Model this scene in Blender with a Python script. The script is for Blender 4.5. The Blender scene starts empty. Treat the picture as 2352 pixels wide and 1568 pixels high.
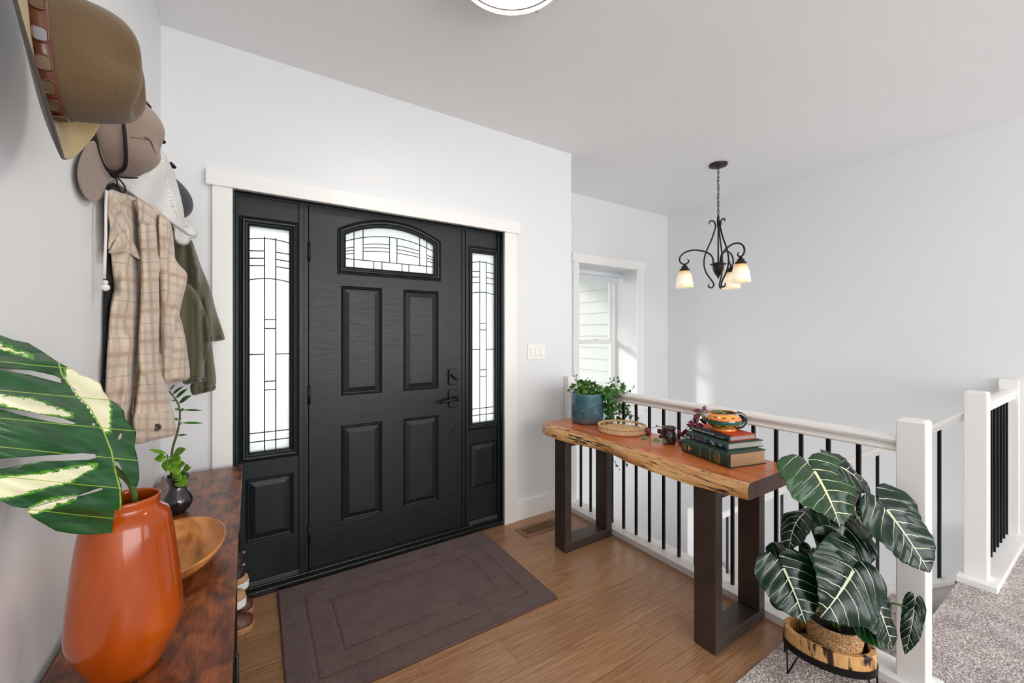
import bpy, bmesh, math, random
from mathutils import Vector, Matrix, noise
from mathutils.geometry import tessellate_polygon
random.seed(7)
C = bpy.context.scene.collection
SC = bpy.context.scene
# ---------------------------------------------------------------- camera, world, sun, exposure
FPX, YAW, HOR, CX, EYE = 942.0, math.radians(32.95), 768.0, 1176.0, 1.32
SN, CS = math.sin(YAW), math.cos(YAW)
cam = bpy.data.cameras.new('camera'); camo = bpy.data.objects.new('camera', cam); C.objects.link(camo)
camo.location = (0, 0, EYE); camo.rotation_euler = (math.pi/2, 0, -YAW)
cam.sensor_width = 36; cam.lens = FPX/2352*36; cam.shift_y = (HOR-784)/2352
cam.clip_start = 0.02; cam.clip_end = 200
SC.camera = camo
SC.view_settings.view_transform = 'Standard'; SC.view_settings.look = 'None'
SC.view_settings.exposure = 0.13; SC.view_settings.gamma = 1; SC.view_settings.use_curve_mapping = False
w = bpy.data.worlds.new('sky'); SC.world = w; w.use_nodes = True
bg = w.node_tree.nodes['Background']; bg.inputs[0].default_value = (0.93, 0.965, 1.0, 1); bg.inputs[1].default_value = 3.0
SC.cycles.max_bounces = 10; SC.cycles.diffuse_bounces = 6; SC.cycles.glossy_bounces = 4
SC.cycles.transmission_bounces = 6; SC.cycles.transparent_max_bounces = 10
SC.cycles.caustics_reflective = False; SC.cycles.caustics_refractive = False
SC.cycles.use_denoising = True; SC.cycles.sample_clamp_indirect = 6
def light(name, typ, loc, energy, color=(1, 1, 1), **k):
    l = bpy.data.lights.new(name, typ); l.energy = energy; l.color = color
    for a, v in k.items(): setattr(l, a, v)
    o = bpy.data.objects.new(name, l); C.objects.link(o); o.location = loc
    return o
so = light('sun', 'SUN', (0, 0, 8), 1.6, (1, .96, .9), angle=math.radians(5))
so.rotation_euler = Vector((1.556, -1, -.489)).to_track_quat('-Z', 'Y').to_euler()
# unseen area lamp added behind the camera in place of window daylight
ao = light('added_daylight_fill', 'AREA', (1.9, -3.3, 1.5), 85, (1, .985, .96), shape='RECTANGLE', size=4.2, size_y=2.0)
ao.rotation_euler = (math.radians(90), 0, 0)

# ---------------------------------------------------------------- helpers
def ray(u, v):
    l = (u-CX)/FPX
    return Vector((SN+l*CS, CS-l*SN, -(v-HOR)/FPX))
def at(u, v, t):                       # the world point seen at (u,v), t metres deep
    r = ray(u, v)*t
    return Vector((r.x, r.y, r.z+EYE))
def atz(u, v, z):
    r = ray(u, v); return at(u, v, (z-EYE)/r.z)
def srgb(h):
    if isinstance(h, str):
        h = [int(h[i:i+2], 16)/255 for i in (0, 2, 4)]
    return tuple((c/12.92 if c <= .04045 else ((c+.055)/1.055)**2.4) for c in h)
class N:
    """tiny node-tree helper"""
    def __init__(s, name):
        s.m = bpy.data.materials.new(name); s.m.use_nodes = True; s.t = s.m.node_tree
        s.b = s.t.nodes['Principled BSDF']; s.out = s.t.nodes['Material Output']
    def n(s, typ, **k):
        x = s.t.nodes.new(typ)
        for a, v in k.items():
            if a.startswith('i_'):
                key = a[2:]; key = int(key) if key.isdigit() else key.replace('_', ' ')
                x.inputs[key].default_value = v
            else: setattr(x, a, v)
        return x
    def l(s, a, b, ao=0, bi=0):
        s.t.links.new(a.outputs[ao] if hasattr(a, 'outputs') else a, b.inputs[bi] if hasattr(b, 'inputs') else b)
    def val(s, sock, v):
        s.b.inputs[sock].default_value = v
    def coord(s, kind='Object', scale=(1, 1, 1), rot=(0, 0, 0), loc=(0, 0, 0)):
        tc = s.n('ShaderNodeTexCoord'); mp = s.n('ShaderNodeMapping')
        mp.inputs['Scale'].default_value = scale; mp.inputs['Rotation'].default_value = rot; mp.inputs['Location'].default_value = loc
        s.l(tc.outputs[kind], mp.inputs[0]); return mp.outputs[0]
    def noise(s, co, scale=5, detail=4, rough=.5, dist=0):
        x = s.n('ShaderNodeTexNoise'); x.inputs['Scale'].default_value = scale; x.inputs['Detail'].default_value = detail
        x.inputs['Roughness'].default_value = rough; x.inputs['Distortion'].default_value = dist
        if co is not None: s.l(co, x.inputs['Vector'])
        return x
    def ramp(s, fac, stops, interp='LINEAR'):
        r = s.n('ShaderNodeValToRGB'); r.color_ramp.interpolation = interp
        e = r.color_ramp.elements
        while len(e) < len(stops): e.new(.5)
        for q, (p, c) in zip(e, stops):
            q.position = p; q.color = (*c, 1) if len(c) == 3 else c
        s.l(fac, r.inputs[0]); return r.outputs[0]
    def mix(s, fac, a, b, blend='MIX'):
        x = s.n('ShaderNodeMix', data_type='RGBA', blend_type=blend)
        for sock, v in ((x.inputs[0], fac), (x.inputs[6], a), (x.inputs[7], b)):
            if isinstance(v, (int, float)): sock.default_value = v
            elif isinstance(v, tuple): sock.default_value = (*v, 1) if len(v) == 3 else v
            else: s.l(v, sock)
        return x.outputs[2]
    def math(s, op, a, b=None, c=None, clamp=False):
        x = s.n('ShaderNodeMath', operation=op, use_clamp=clamp)
        for i, v in enumerate((a, b, c)):
            if v is None: continue
            if isinstance(v, (int, float)): x.inputs[i].default_value = v
            else: s.l(v, x.inputs[i])
        return x.outputs[0]
    def bump(s, h, strength=.3, dist=.01):
        x = s.n('ShaderNodeBump'); x.inputs['Strength'].default_value = strength; x.inputs['Distance'].default_value = dist
        s.l(h, x.inputs['Height']); s.l(x.outputs[0], s.b.inputs['Normal']); return x
def plain(name, col, rough=.5, metal=0., bump=0, bscale=60, var=0, spec=.5, coat=0, sheen=0):
    k = N(name); c = srgb(col)
    k.val('Base Color', (*c, 1)); k.val('Roughness', rough); k.val('Metallic', metal); k.val('Specular IOR Level', spec)
    k.val('Coat Weight', coat); k.val('Coat Roughness', .06); k.val('Sheen Weight', sheen)
    if var or bump:
        co = k.coord('Object'); n = k.noise(co, bscale, 5, .6)
        if var:
            k.l(k.ramp(n.outputs[0], [(.3, tuple(x*(1-var) for x in c)), (.7, tuple(min(1, x*(1+var)) for x in c))]), k.b.inputs['Base Color'])
        if bump: k.bump(n.outputs[0], bump, .004)
    return k.m
def tag(o, label=None, cat=None, group=None, kind=None):
    for a, v in (('label', label), ('category', cat), ('group', group), ('kind', kind)):
        if v: o[a] = v
    return o
def empty(name, loc=(0, 0, 0), label=None, cat=None, group=None, kind=None):
    o = bpy.data.objects.new(name, None); C.objects.link(o); o.location = loc; o.empty_display_size = .05
    return tag(o, label, cat, group, kind)
def link(name, me, mat, parent=None, smooth=False, bevel=0, label=None, solid=0, sub=0, seg=2):
    o = bpy.data.objects.new(name, me); C.objects.link(o)
    for m in (mat if isinstance(mat, (list, tuple)) else [mat]): me.materials.append(m)
    if smooth:
        for p in me.polygons: p.use_smooth = True
    if parent:
        o.parent = parent
        bpy.context.view_layer.update()
        o.matrix_parent_inverse = parent.matrix_world.inverted()
    if solid:
        m = o.modifiers.new('s', 'SOLIDIFY'); m.thickness = solid; m.offset = 0
    if sub:
        m = o.modifiers.new('u', 'SUBSURF'); m.levels = sub; m.render_levels = sub
    if bevel:
        m = o.modifiers.new('b', 'BEVEL'); m.width = bevel; m.segments = seg; m.limit_method = 'ANGLE'; m.angle_limit = .6
        m.harden_normals = False
    if label: o['label'] = label
    return o
class MB:
    def __init__(s): s.v = []; s.f = []; s.mi = []; s.uv = {}; s.cur = 0
    def add(s, vs, fs):
        o = len(s.v); s.v += [tuple(p) for p in vs]
        for f in fs: s.f.append(tuple(i+o for i in f)); s.mi.append(s.cur)
        return o
    def box(s, x0, x1, y0, y1, z0, z1, M=None):
        vs = [Vector((x, y, z)) for z in (z0, z1) for y in (y0, y1) for x in (x0, x1)]
        if M: vs = [M @ p for p in vs]
        s.add(vs, [(0, 2, 3, 1), (4, 5, 7, 6), (0, 1, 5, 4), (2, 6, 7, 3), (0, 4, 6, 2), (1, 3, 7, 5)]); return s
    def hexa(s, b, t):                   # bottom quad, top quad
        s.add(list(b)+list(t), [(3, 2, 1, 0), (4, 5, 6, 7), (0, 1, 5, 4), (1, 2, 6, 5), (2, 3, 7, 6), (3, 0, 4, 7)]); return s
    def prism(s, pts, d):                # polygon + extrusion vector
        n = len(pts); d = Vector(d); P = [Vector(p) for p in pts]
        s.add(P+[p+d for p in P], [tuple(range(n-1, -1, -1)), tuple(range(n, 2*n))]+[(i, (i+1) % n, n+(i+1) % n, n+i) for i in range(n)]); return s
    def tube(s, pts, r, n=8, closed=False, cap=True, flat=1.0):
        P = [Vector(p) for p in pts]; m = len(P); R = r if isinstance(r, (list, tuple)) else [r]*m
        T = []
        for i in range(m):
            a = P[(i-1) % m] if (closed or i > 0) else P[i]; b = P[(i+1) % m] if (closed or i < m-1) else P[i]
            t = (b-a); T.append(t.normalized() if t.length > 1e-9 else Vector((0, 0, 1)))
        up = Vector((0, 0, 1)) if abs(T[0].z) < .9 else Vector((1, 0, 0))
        nrm = (up-T[0]*up.dot(T[0])).normalized(); rings = []
        for i in range(m):
            nrm = (nrm-T[i]*nrm.dot(T[i]))
            nrm = nrm.normalized() if nrm.length > 1e-6 else T[i].orthogonal().normalized()
            bi = T[i].cross(nrm)
            rings.append([P[i]+(nrm*math.cos(2*math.pi*k/n)*flat+bi*math.sin(2*math.pi*k/n))*R[i] for k in range(n)])
        vs = [p for q in rings for p in q]; fs = []
        for i in range(m if closed else m-1):
            j = (i+1) % m
            for k in range(n): fs.append((i*n+k, i*n+(k+1) % n, j*n+(k+1) % n, j*n+k))
        if cap and not closed: fs += [tuple(range(n-1, -1, -1)), tuple((m-1)*n+k for k in range(n))]
        s.add(vs, fs); return s
    def lathe(s, prof, c=(0, 0, 0), n=32, ax=None, sx=1, sy=1, M=None, close=False):
        vs = []; fs = []
        for r, z in prof:
            for k in range(n):
                a = 2*math.pi*k/n; p = Vector((r*math.cos(a)*sx, r*math.sin(a)*sy, z))
                if M: p = M @ p
                vs.append(p+Vector(c))
        m = len(prof)
        for i in range(m-1 if not close else m):
            j = (i+1) % m
            for k in range(n): fs.append((i*n+k, i*n+(k+1) % n, j*n+(k+1) % n, j*n+k))
        if not close:
            if prof[0][0] > 1e-5: fs.append(tuple(range(n-1, -1, -1)))
            if prof[-1][0] > 1e-5: fs.append(tuple((m-1)*n+k for k in range(n)))
        s.add(vs, fs); return s
    def build(s, name, mat, parent=None, smooth=False, bevel=0, label=None, solid=0, sub=0, cat=None, group=None, kind=None, merge=False, seg=2, auto=False):
        me = bpy.data.meshes.new(name); me.from_pydata(s.v, [], s.f); 
        for p, i in zip(me.polygons, s.mi): p.material_index = i
        bm = bmesh.new(); bm.from_mesh(me)
        if merge: bmesh.ops.remove_doubles(bm, verts=bm.verts, dist=1e-5)
        bmesh.ops.recalc_face_normals(bm, faces=bm.faces); bm.to_mesh(me); bm.free()
        me.update()
        o = link(name, me, mat, parent, smooth, bevel, None, solid, sub, seg)
        if auto: shade_auto(me)
        return tag(o, label, cat, group, kind)
def shade_auto(me, ang=.6):
    for p in me.polygons: p.use_smooth = True
    bm = bmesh.new(); bm.from_mesh(me)
    for e in bm.edges:
        if len(e.link_faces) == 2 and e.calc_face_angle(0) > ang: e.smooth = False
    bm.to_mesh(me); bm.free()
def spl(pts, n=8, closed=False):        # catmull-rom
    P = [Vector(p) for p in pts]; m = len(P); out = []
    rng = range(m) if closed else range(m-1)
    for i in rng:
        if closed: a, b, c, d = P[(i-1) % m], P[i], P[(i+1) % m], P[(i+2) % m]
        else: a, b, c, d = P[max(i-1, 0)], P[i], P[i+1], P[min(i+2, m-1)]
        for k in range(n):
            t = k/n
            out.append(.5*((2*b)+(c-a)*t+(2*a-5*b+4*c-d)*t*t+(3*b-a-3*c+d)*t**3))
    if not closed: out.append(P[-1])
    return out
def fill(outline, step, holes=()):
    """2-D polygon (with holes) cut into a grid: (verts2d, faces)"""
    loops = [[Vector((p[0], p[1], 0)) for p in L] for L in [outline, *holes]]
    tris = tessellate_polygon(loops); flat = [p for L in loops for p in L]
    bm = bmesh.new(); vs = [bm.verts.new(p) for p in flat]
    for t in tris:
        try: bm.faces.new([vs[i] for i in t])
        except ValueError: pass
    xs = [p.x for p in flat]; ys = [p.y for p in flat]
    for ax, lo, hi in ((0, min(xs), max(xs)), (1, min(ys), max(ys))):
        c = lo+step
        while c < hi:
            co = [0, 0, 0]; no = [0, 0, 0]; co[ax] = c; no[ax] = 1
            bmesh.ops.bisect_plane(bm, geom=bm.verts[:]+bm.edges[:]+bm.faces[:], plane_co=co, plane_no=no, dist=step*.02)
            c += step
    bmesh.ops.remove_doubles(bm, verts=bm.verts, dist=step*.05)
    bm.verts.index_update()
    V = [(v.co.x, v.co.y) for v in bm.verts]; F = [tuple(v.index for v in f.verts) for f in bm.faces]
    bm.free(); return V, F
def mesh_uv(name, verts, faces, uv):     # uv per vertex
    me = bpy.data.meshes.new(name); me.from_pydata([tuple(v) for v in verts], [], faces)
    L = me.uv_layers.new(name='UVMap')
    for p in me.polygons:
        for li, vi in zip(p.loop_indices, p.vertices): L.data[li].uv = uv[vi]
    me.update(); return me
# ---------------------------------------------------------------- materials
def wallmat(name, col, rough=.42, tex=.35):
    k = N(name); k.val('Base Color', (*srgb(col), 1)); k.val('Roughness', rough); k.val('Specular IOR Level', .4)
    co = k.coord('Object'); n1 = k.noise(co, 5, 6, .62, .6)
    f = k.ramp(n1.outputs[0], [(.50, (0, 0, 0)), (.56, (1, 1, 1))]); n2 = k.noise(co, 60, 2, .5)
    h = k.math('ADD', k.math('MULTIPLY', f, .8), k.math('MULTIPLY', n2.outputs[0], .25))
    k.bump(h, tex, .0012); return k.m
M = {}
M['wall'] = wallmat('wall_paint', 'e1e2e3'); M['ceil'] = wallmat('ceiling_paint', 'e8e8e8', .36, .5)
M['white'] = plain('white_trim_paint', 'eeece9', .28)
M['shoe'] = plain('white_step_paint', 'f0eeec', .35, var=.01, bscale=4)
M['black'] = plain('black_metal', '0c0b0d', .38, .4)
M['hook'] = plain('black_hook_metal', '101010', .42, .3)
M['steel'] = plain('dark_steel', '51453f', .40, .45, var=.18, bscale=9)
M['bronze'] = plain('oiled_bronze', '2b2422', .42, .6, var=.3, bscale=40)
def doorpaint():
    k = N('charcoal_door_paint'); k.val('Roughness', .4); k.val('Specular IOR Level', .35)
    co = k.coord('Object', (3, 3, 26)); n = k.noise(co, 4, 6, .6)
    k.l(k.ramp(n.outputs[0], [(.25, srgb('15191b')), (.75, srgb('1b2022'))]), k.b.inputs['Base Color'])
    k.l(k.ramp(n.outputs[0], [(.3, (.34,)*3), (.7, (.46,)*3)]), k.b.inputs['Roughness'])
    k.bump(n.outputs[0], .22, .002); return k.m
M['door'] = doorpaint()
def floorwood():
    k = N('hardwood_planks'); co = k.coord('Object')
    br = k.n('ShaderNodeTexBrick'); k.l(co, br.inputs['Vector'])
    br.offset = .37; br.inputs['Scale'].default_value = 1; br.inputs['Brick Width'].default_value = .92; br.inputs['Row Height'].default_value = .19
    br.inputs['Mortar Size'].default_value = .0008; br.inputs['Mortar Smooth'].default_value = .1; br.inputs['Bias'].default_value = 0
    br.inputs[1].default_value = (.0, .0, .0, 1); br.inputs[2].default_value = (1, 1, 1, 1); br.inputs[3].default_value = (.45, .45, .45, 1)
    st = k.coord('Object', (1.6, 42, 1)); off = k.n('ShaderNodeVectorMath', operation='ADD'); sc = k.n('ShaderNodeVectorMath', operation='SCALE'); sc.inputs['Scale'].default_value = 9.0
    k.l(br.outputs[0], sc.inputs[0]); k.l(st, off.inputs[0]); k.l(sc.outputs[0], off.inputs[1])
    g = k.noise(off.outputs[0], 3.2, 7, .68, .25); g2 = k.noise(off.outputs[0], 14, 4, .7)
    gg = k.math('ADD', k.math('MULTIPLY', g.outputs[0], .7), k.math('MULTIPLY', g2.outputs[0], .3))
    c = k.ramp(gg, [(.30, srgb('6e4a32')), (.44, srgb('9a7050')), (.58, srgb('b48a66')), (.72, srgb('cba57d'))])
    t = k.mix(k.math('MULTIPLY', br.outputs[0], .32), c, srgb('7c5539'))
    seam = k.math('MULTIPLY', br.outputs['Fac'], .8)
    k.l(k.mix(seam, t, srgb('3a261b')), k.b.inputs['Base Color'])
    k.l(k.ramp(gg, [(.3, (.32,)*3), (.7, (.24,)*3)]), k.b.inputs['Roughness']); k.bump(gg, .12, .001)
    k.val('Specular IOR Level', .45); return k.m
M['floor'] = floorwood()
def carpet(name, cols, scale=230):
    k = N(name); co = k.coord('Object'); v = k.n('ShaderNodeTexVoronoi'); v.inputs['Scale'].default_value = scale; k.l(co, v.inputs['Vector'])
    n = k.noise(co, scale*.8, 3, .7); n2 = k.noise(co, 9, 3, .5)
    f = k.math('ADD', k.math('MULTIPLY', n.outputs[0], .8), k.math('MULTIPLY', n2.outputs[0], .2))
    k.l(k.ramp(f, [(.36, srgb(cols[0])), (.5, srgb(cols[1])), (.6, srgb(cols[2]))]), k.b.inputs['Base Color'])
    k.val('Roughness', 1); k.val('Specular IOR Level', .05); k.val('Sheen Weight', .2)
    k.bump(k.math('SUBTRACT', n.outputs[0], v.outputs[0]), .9, .006); return k.m
M['carpet'] = carpet('frieze_carpet', ('756763', 'b9aca8', 'e9e1dd'), 150)
M['rug'] = carpet('brown_mat_pile', ('4f3c38', '6f5651', '826862'), 300)
M['rugdark'] = plain('mat_edge_binding', '5a4340', .9)
def glass(name, tint=(1, 1, 1), rough=0., transl=.5, bump=0, tl=(1, 1, 1)):
    k = N(name); t = k.t; t.nodes.remove(k.b)
    tr = k.n('ShaderNodeBsdfTransparent'); tr.inputs[0].default_value = (*tint, 1)
    tl_ = k.n('ShaderNodeBsdfTranslucent'); tl_.inputs[0].default_value = (*tl, 1)
    gl = k.n('ShaderNodeBsdfGlossy'); gl.inputs['Roughness'].default_value = max(rough, .03)
    m1 = k.n('ShaderNodeMixShader'); m1.inputs[0].default_value = transl; k.l(tr, m1, 0, 1); k.l(tl_, m1, 0, 2)
    fr = k.n('ShaderNodeFresnel'); fr.inputs[0].default_value = 1.45; ge = k.n('ShaderNodeNewGeometry')
    fb = k.math('MULTIPLY', fr.outputs[0], k.math('SUBTRACT', 1, ge.outputs['Backfacing']))   # no internal reflection in thin panes
    m2 = k.n('ShaderNodeMixShader'); k.l(fb, m2, 0, 0); k.l(m1, m2, 0, 1); k.l(gl, m2, 0, 2); k.l(m2, k.out, 0, 0)
    if bump:
        co = k.coord('Object'); n = k.noise(co, bump, 3, .6); b = k.n('ShaderNodeBump'); b.inputs['Strength'].default_value = .8; b.inputs['Distance'].default_value = .003
        k.l(n.outputs[0], b.inputs['Height'])
        for x in (tl_, gl): k.l(b.outputs[0], x.inputs['Normal'])
        k.l(b.outputs[0], fr.inputs['Normal'])
    return k.m
M['frost'] = glass('textured_door_glass', (.9, .93, .95), .1, .55, 120)
M['clear'] = glass('clear_window_glass', (.97, .985, .98), 0, .0)
M['jar'] = glass('pale_teal_glass', (.80, .93, .91), 0, .06)
M['lead'] = plain('lead_came', '4a4d50', .45, .6)
M['siding'] = plain('white_lap_siding', 'c0c1bd', .6)
M['brass'] = plain('brown_register_metal', '8a6446', .42, .3)
M['plate'] = plain('white_switch_plastic', 'eceae4', .3)
# ---------------------------------------------------------------- room shell
WL, YF, CEIL = -.325, 2.43, 2.725      # left wall, front wall, ceiling
XE, YW, XR = 2.125, 3.09, 4.21         # end of front wall, window wall, right wall
RB = -3.6                              # living-room end
def struct(mb, name, mat, **k): return mb.build(name, mat, kind='structure', **k)
f = MB(); f.box(WL-.1, 2.03, .84, 2.60, -.25, 0); struct(f, 'floor', M['floor'])
f = MB(); f.box(WL-.1, 2.03, RB, .84, -.25, .006); f.box(2.03, 9.6, RB, .405, -.25, .006); f.box(2.17, 3.20, .405, .54, -.25, .006)
struct(f, 'floor', M['carpet'])
f = MB(); f.box(2.03, 2.17, .405, 2.9, -.26, 0.0); struct(f, 'wall_stairwell', M['wall'])
f = MB(); f.box(2.17, 3.19, .41, .53, -3.2, -.02); struct(f, 'wall_stairwell', M['wall'])
f = MB(); f.box(3.2, 4.21, .405, .55, -3.2, 0.0); struct(f, 'wall_stairwell', M['wall'])
f = MB(); f.box(WL-.12, 9.6, RB, 3.75, CEIL, CEIL+.12); struct(f, 'ceiling', M['ceil'])
f = MB(); f.box(WL-.12, WL, RB, 2.60, -.25, CEIL); struct(f, 'wall_left', M['wall'])
f = MB()   # front wall around the door opening
f.box(WL, -.058, YF, YF+.14, 0, CEIL); f.box(1.506, XE, YF, YF+.14, -.25, CEIL); f.box(-.058, 1.506, YF, YF+.14, 2.045, CEIL)
f.box(XE-.14, XE, YF+.14, 3.5, -3.2, CEIL)
struct(f, 'wall_front', M['wall'])
f = MB()   # stairwell window wall, deep reveal
wx0, wx1, wz0, wz1 = 2.782, 3.65, .53, 2.04
f.box(XE, wx0, YW, YW+.36, -3.2, CEIL); f.box(wx1, XR+.12, YW, YW+.36, -3.2, CEIL)
f.box(wx0, wx1, YW, YW+.36, -3.2, wz0); f.box(wx0, wx1, YW, YW+.36, wz1, CEIL)
struct(f, 'wall_back', M['wall'])
f = MB(); f.box(XR, XR+.12, .405, YW, -3.2, CEIL); f.box(XR+.12, 9.6, .405, .52, -.02, CEIL); struct(f, 'wall_right', M['wall'])
f = MB(); f.box(9.5, 9.6, RB, .405, 0, CEIL); struct(f, 'wall_side', M['wall'])
f = MB()   # living-room end wall with two broad window openings
f.box(WL, 0.0, RB-.1, RB, 0, CEIL); f.box(3.9, 5.2, RB-.1, RB, 0, CEIL); f.box(8.6, 9.6, RB-.1, RB, 0, CEIL)
f.box(0, 3.9, RB-.1, RB, 2.45, CEIL); f.box(5.2, 8.6, RB-.1, RB, 2.45, CEIL); f.box(0, 3.9, RB-.1, RB, 0, .35); f.box(5.2, 8.6, RB-.1, RB, 0, .35)
struct(f, 'wall_living', M['wall'])
# casing round the door
f = MB(); y0, y1 = YF-.022, YF
f.box(-.136, -.055, y0, y1, 0, 2.03); f.box(1.503, 1.602, y0, y1, 0, 2.03); struct(f, 'trim_1', M['white'], bevel=.002)
f = MB(); f.box(-.160, 1.624, YF-.032, y1, 2.03, 2.108); struct(f, 'trim_2', M['white'], bevel=.002)
f = MB(); f.box(1.602, XE, YF-.016, YF, 0, .135); struct(f, 'baseboard_front', M['white'], bevel=.002)
f = MB(); f.box(WL, WL+.015, RB, YF-.016, 0, .135); struct(f, 'baseboard_left', M['white'], bevel=.002)
f = MB(); f.box(4.26, 9.5, .389, .405, 0.006, .135); struct(f, 'baseboard_right', M['white'], bevel=.002)
# casing and reveal of the stair window
f = MB(); y0 = YW-.018
f.box(2.72, wx0+.012, y0, YW, wz0-.02, wz1); f.box(wx1, 3.765, y0, YW, wz0, wz1); f.box(2.70, 3.778, y0-.01, YW, wz1, 2.128)
f.box(2.68, 3.80, YW-.05, YW+.02, wz0-.035, wz0); f.box(2.73, 3.765, y0, YW, wz0-.11, wz0-.035)
struct(f, 'trim_3', M['white'], bevel=.002)
# ---------------------------------------------------------------- stair window
W1 = empty('window_1', (3.2, YW+.33, wz0), kind='structure')
f = MB(); gy = YW+.30
f.box(wx0, wx0+.045, gy, gy+.06, wz0, wz1); f.box(wx1-.045, wx1, gy, gy+.06, wz0, wz1); f.box(wx0+.045, wx1-.045, gy, gy+.06, wz0, wz0+.05); f.box(wx0+.045, wx1-.045, gy, gy+.06, wz1-.05, wz1)
f.build('window_frame', M['white'], W1, bevel=.003)
f = MB(); f.box(wx0+.045, wx1-.045, gy+.005, gy+.045, 1.215, 1.262)
f.box(wx0+.045, wx0+.08, gy+.005, gy+.03, wz0+.05, 1.215); f.box(wx1-.08, wx1-.045, gy+.005, gy+.03, wz0+.05, 1.215); f.box(wx0+.08, wx1-.08, gy+.005, gy+.03, wz0+.05, wz0+.095)
f.build('lower_sash', M['white'], W1, bevel=.003)
f = MB(); f.box(wx0+.045, wx0+.07, gy+.03, gy+.05, 1.262, wz1-.05); f.box(wx1-.07, wx1-.045, gy+.03, gy+.05, 1.262, wz1-.05); f.build('upper_sash', M['white'], W1, bevel=.003)
f = MB(); f.box(3.30, 3.36, gy-.005, gy+.02, 1.262, 1.272); f.box(3.32, 3.335, gy-.02, gy+.01, 1.272, 1.28); f.build('sash_lock', M['plate'], W1, bevel=.002)
f = MB(); f.box(wx0+.08, wx1-.08, gy+.015, gy+.019, wz0+.09, 1.216); f.build('glass_pane', M['clear'], W1)
f = MB(); f.box(wx0+.07, wx1-.07, gy+.038, gy+.042, 1.262, wz1-.05); f.build('glass_pane', M['clear'], W1)
B = empty('roller_blind', (3.2, 3.27, 1.98), 'white roller blind wound up at the top of the stair window', 'blind')
f = MB(); f.tube([(wx0+.02, 3.27, 1.995), (wx1-.03, 3.27, 1.995)], .026, 16); f.build('roller', plain('blind_vinyl', 'dfe3e6', .5), B, smooth=True)
f = MB(); f.box(wx0+.03, wx1-.04, 3.292, 3.297, 1.925, 1.995); f.box(wx0+.03, wx1-.04, 3.286, 3.302, 1.905, 1.925); f.build('hem_bar', plain('blind_hem', 'd9dde0', .5), B, bevel=.002)
# ---------------------------------------------------------------- outside: ground, house corner, unseen sun blockers
f = MB(); f.box(-6, 14, 3.5, 30, -.4, -.15); tag(f.build('ground_outside', plain('pale_concrete', 'cfcdc8', .8), kind='structure'))
f = MB(); x = 4.42
for i in range(36):
    z = -3.0+i*.172
    f.hexa([(x-.022, 3.46, z), (x, 3.46, z), (x, 8.6, z), (x-.022, 8.6, z)], [(x-.001, 3.46, z+.18), (x+.01, 3.46, z+.18), (x+.01, 8.6, z+.18), (x-.001, 8.6, z+.18)])
f.box(x+.01, x+3, 3.46, 8.6, -3, 3.1)
struct(f, 'wall_siding', M['siding'])
f = MB(); f.box(-1.2, -.6, 2.6, 4.7, -.2, 3.1); struct(f, 'wall_sun_blocker', M['siding'])  # unseen wall added to keep the sun off the door glass
f = MB(); f.box(-1.2, 4.38, 3.76, 6.0, 2.62, 2.78); struct(f, 'ceiling_sun_blocker', M['siding'])  # unseen roof, stretched to cut off sun through the upper stair window
# ---------------------------------------------------------------- front door unit
DY = 2.48
def ring(mb, x0, x1, z0, z1, w, y0, y1):     # rectangular picture-frame moulding with sloping section
    o = [(x0, z0), (x1, z0), (x1, z1), (x0, z1)]; i = [(x0+w, z0+w), (x1-w, z0+w), (x1-w, z1-w), (x0+w, z1-w)]
    vs = [(a, y0, b) for a, b in o]+[(a, y1, b) for a, b in i]
    mb.add(vs, [(k, (k+1) % 4, 4+(k+1) % 4, 4+k) for k in range(4)])
def panel(mb, x0, x1, z0, z1, y=DY):
    # groove, sloping raise, flat field
    ring(mb, x0, x1, z0, z1, .006, y, y+.007); ring(mb, x0+.006, x1-.006, z0+.006, z1-.006, .005, y+.007, y+.003)
    ring(mb, x0+.011, x1-.011, z0+.011, z1-.011, .007, y+.003, y+.008)
    ring(mb, x0+.018, x1-.018, z0+.018, z1-.018, .026, y+.008, y-.001)
    mb.add([(x0+.044, y-.001, z0+.044), (x1-.044, y-.001, z0+.044), (x1-.044, y-.001, z1-.044), (x0+.044, y-.001, z1-.044)], [(0, 1, 2, 3)])
def moulding(mb, loop, prof, y):              # loop of (x,z) counter-clockwise, prof of (outward offset, y)
    n = len(loop); L = [Vector((a, b)) for a, b in loop]; nor = []
    for i in range(n):
        a = (L[i]-L[i-1]).normalized(); b = (L[(i+1) % n]-L[i]).normalized()
        na = Vector((a.y, -a.x)); nb = Vector((b.y, -b.x)); m = (na+nb); m = m.normalized(); nor.append(m/max(.4, m.dot(na)))
    vs = []; fs = []
    for o, yy in prof:
        for i in range(n): p = L[i]+nor[i]*o; vs.append((p.x, y+yy, p.y))
    for j in range(len(prof)-1):
        for i in range(n): fs.append((j*n+i, j*n+(i+1) % n, (j+1)*n+(i+1) % n, (j+1)*n+i))
    mb.add(vs, fs)
MP = [(-.002, .012), (0, -.002), (.004, -.006), (.008, -.002), (.014, -.004), (.020, -.014), (.027, -.015), (.031, -.006), (.036, -.004), (.040, -.009), (.045, -.007), (.046, .004)]
D = empty('door_1', (.746, DY, 0), kind='structure')
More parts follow.
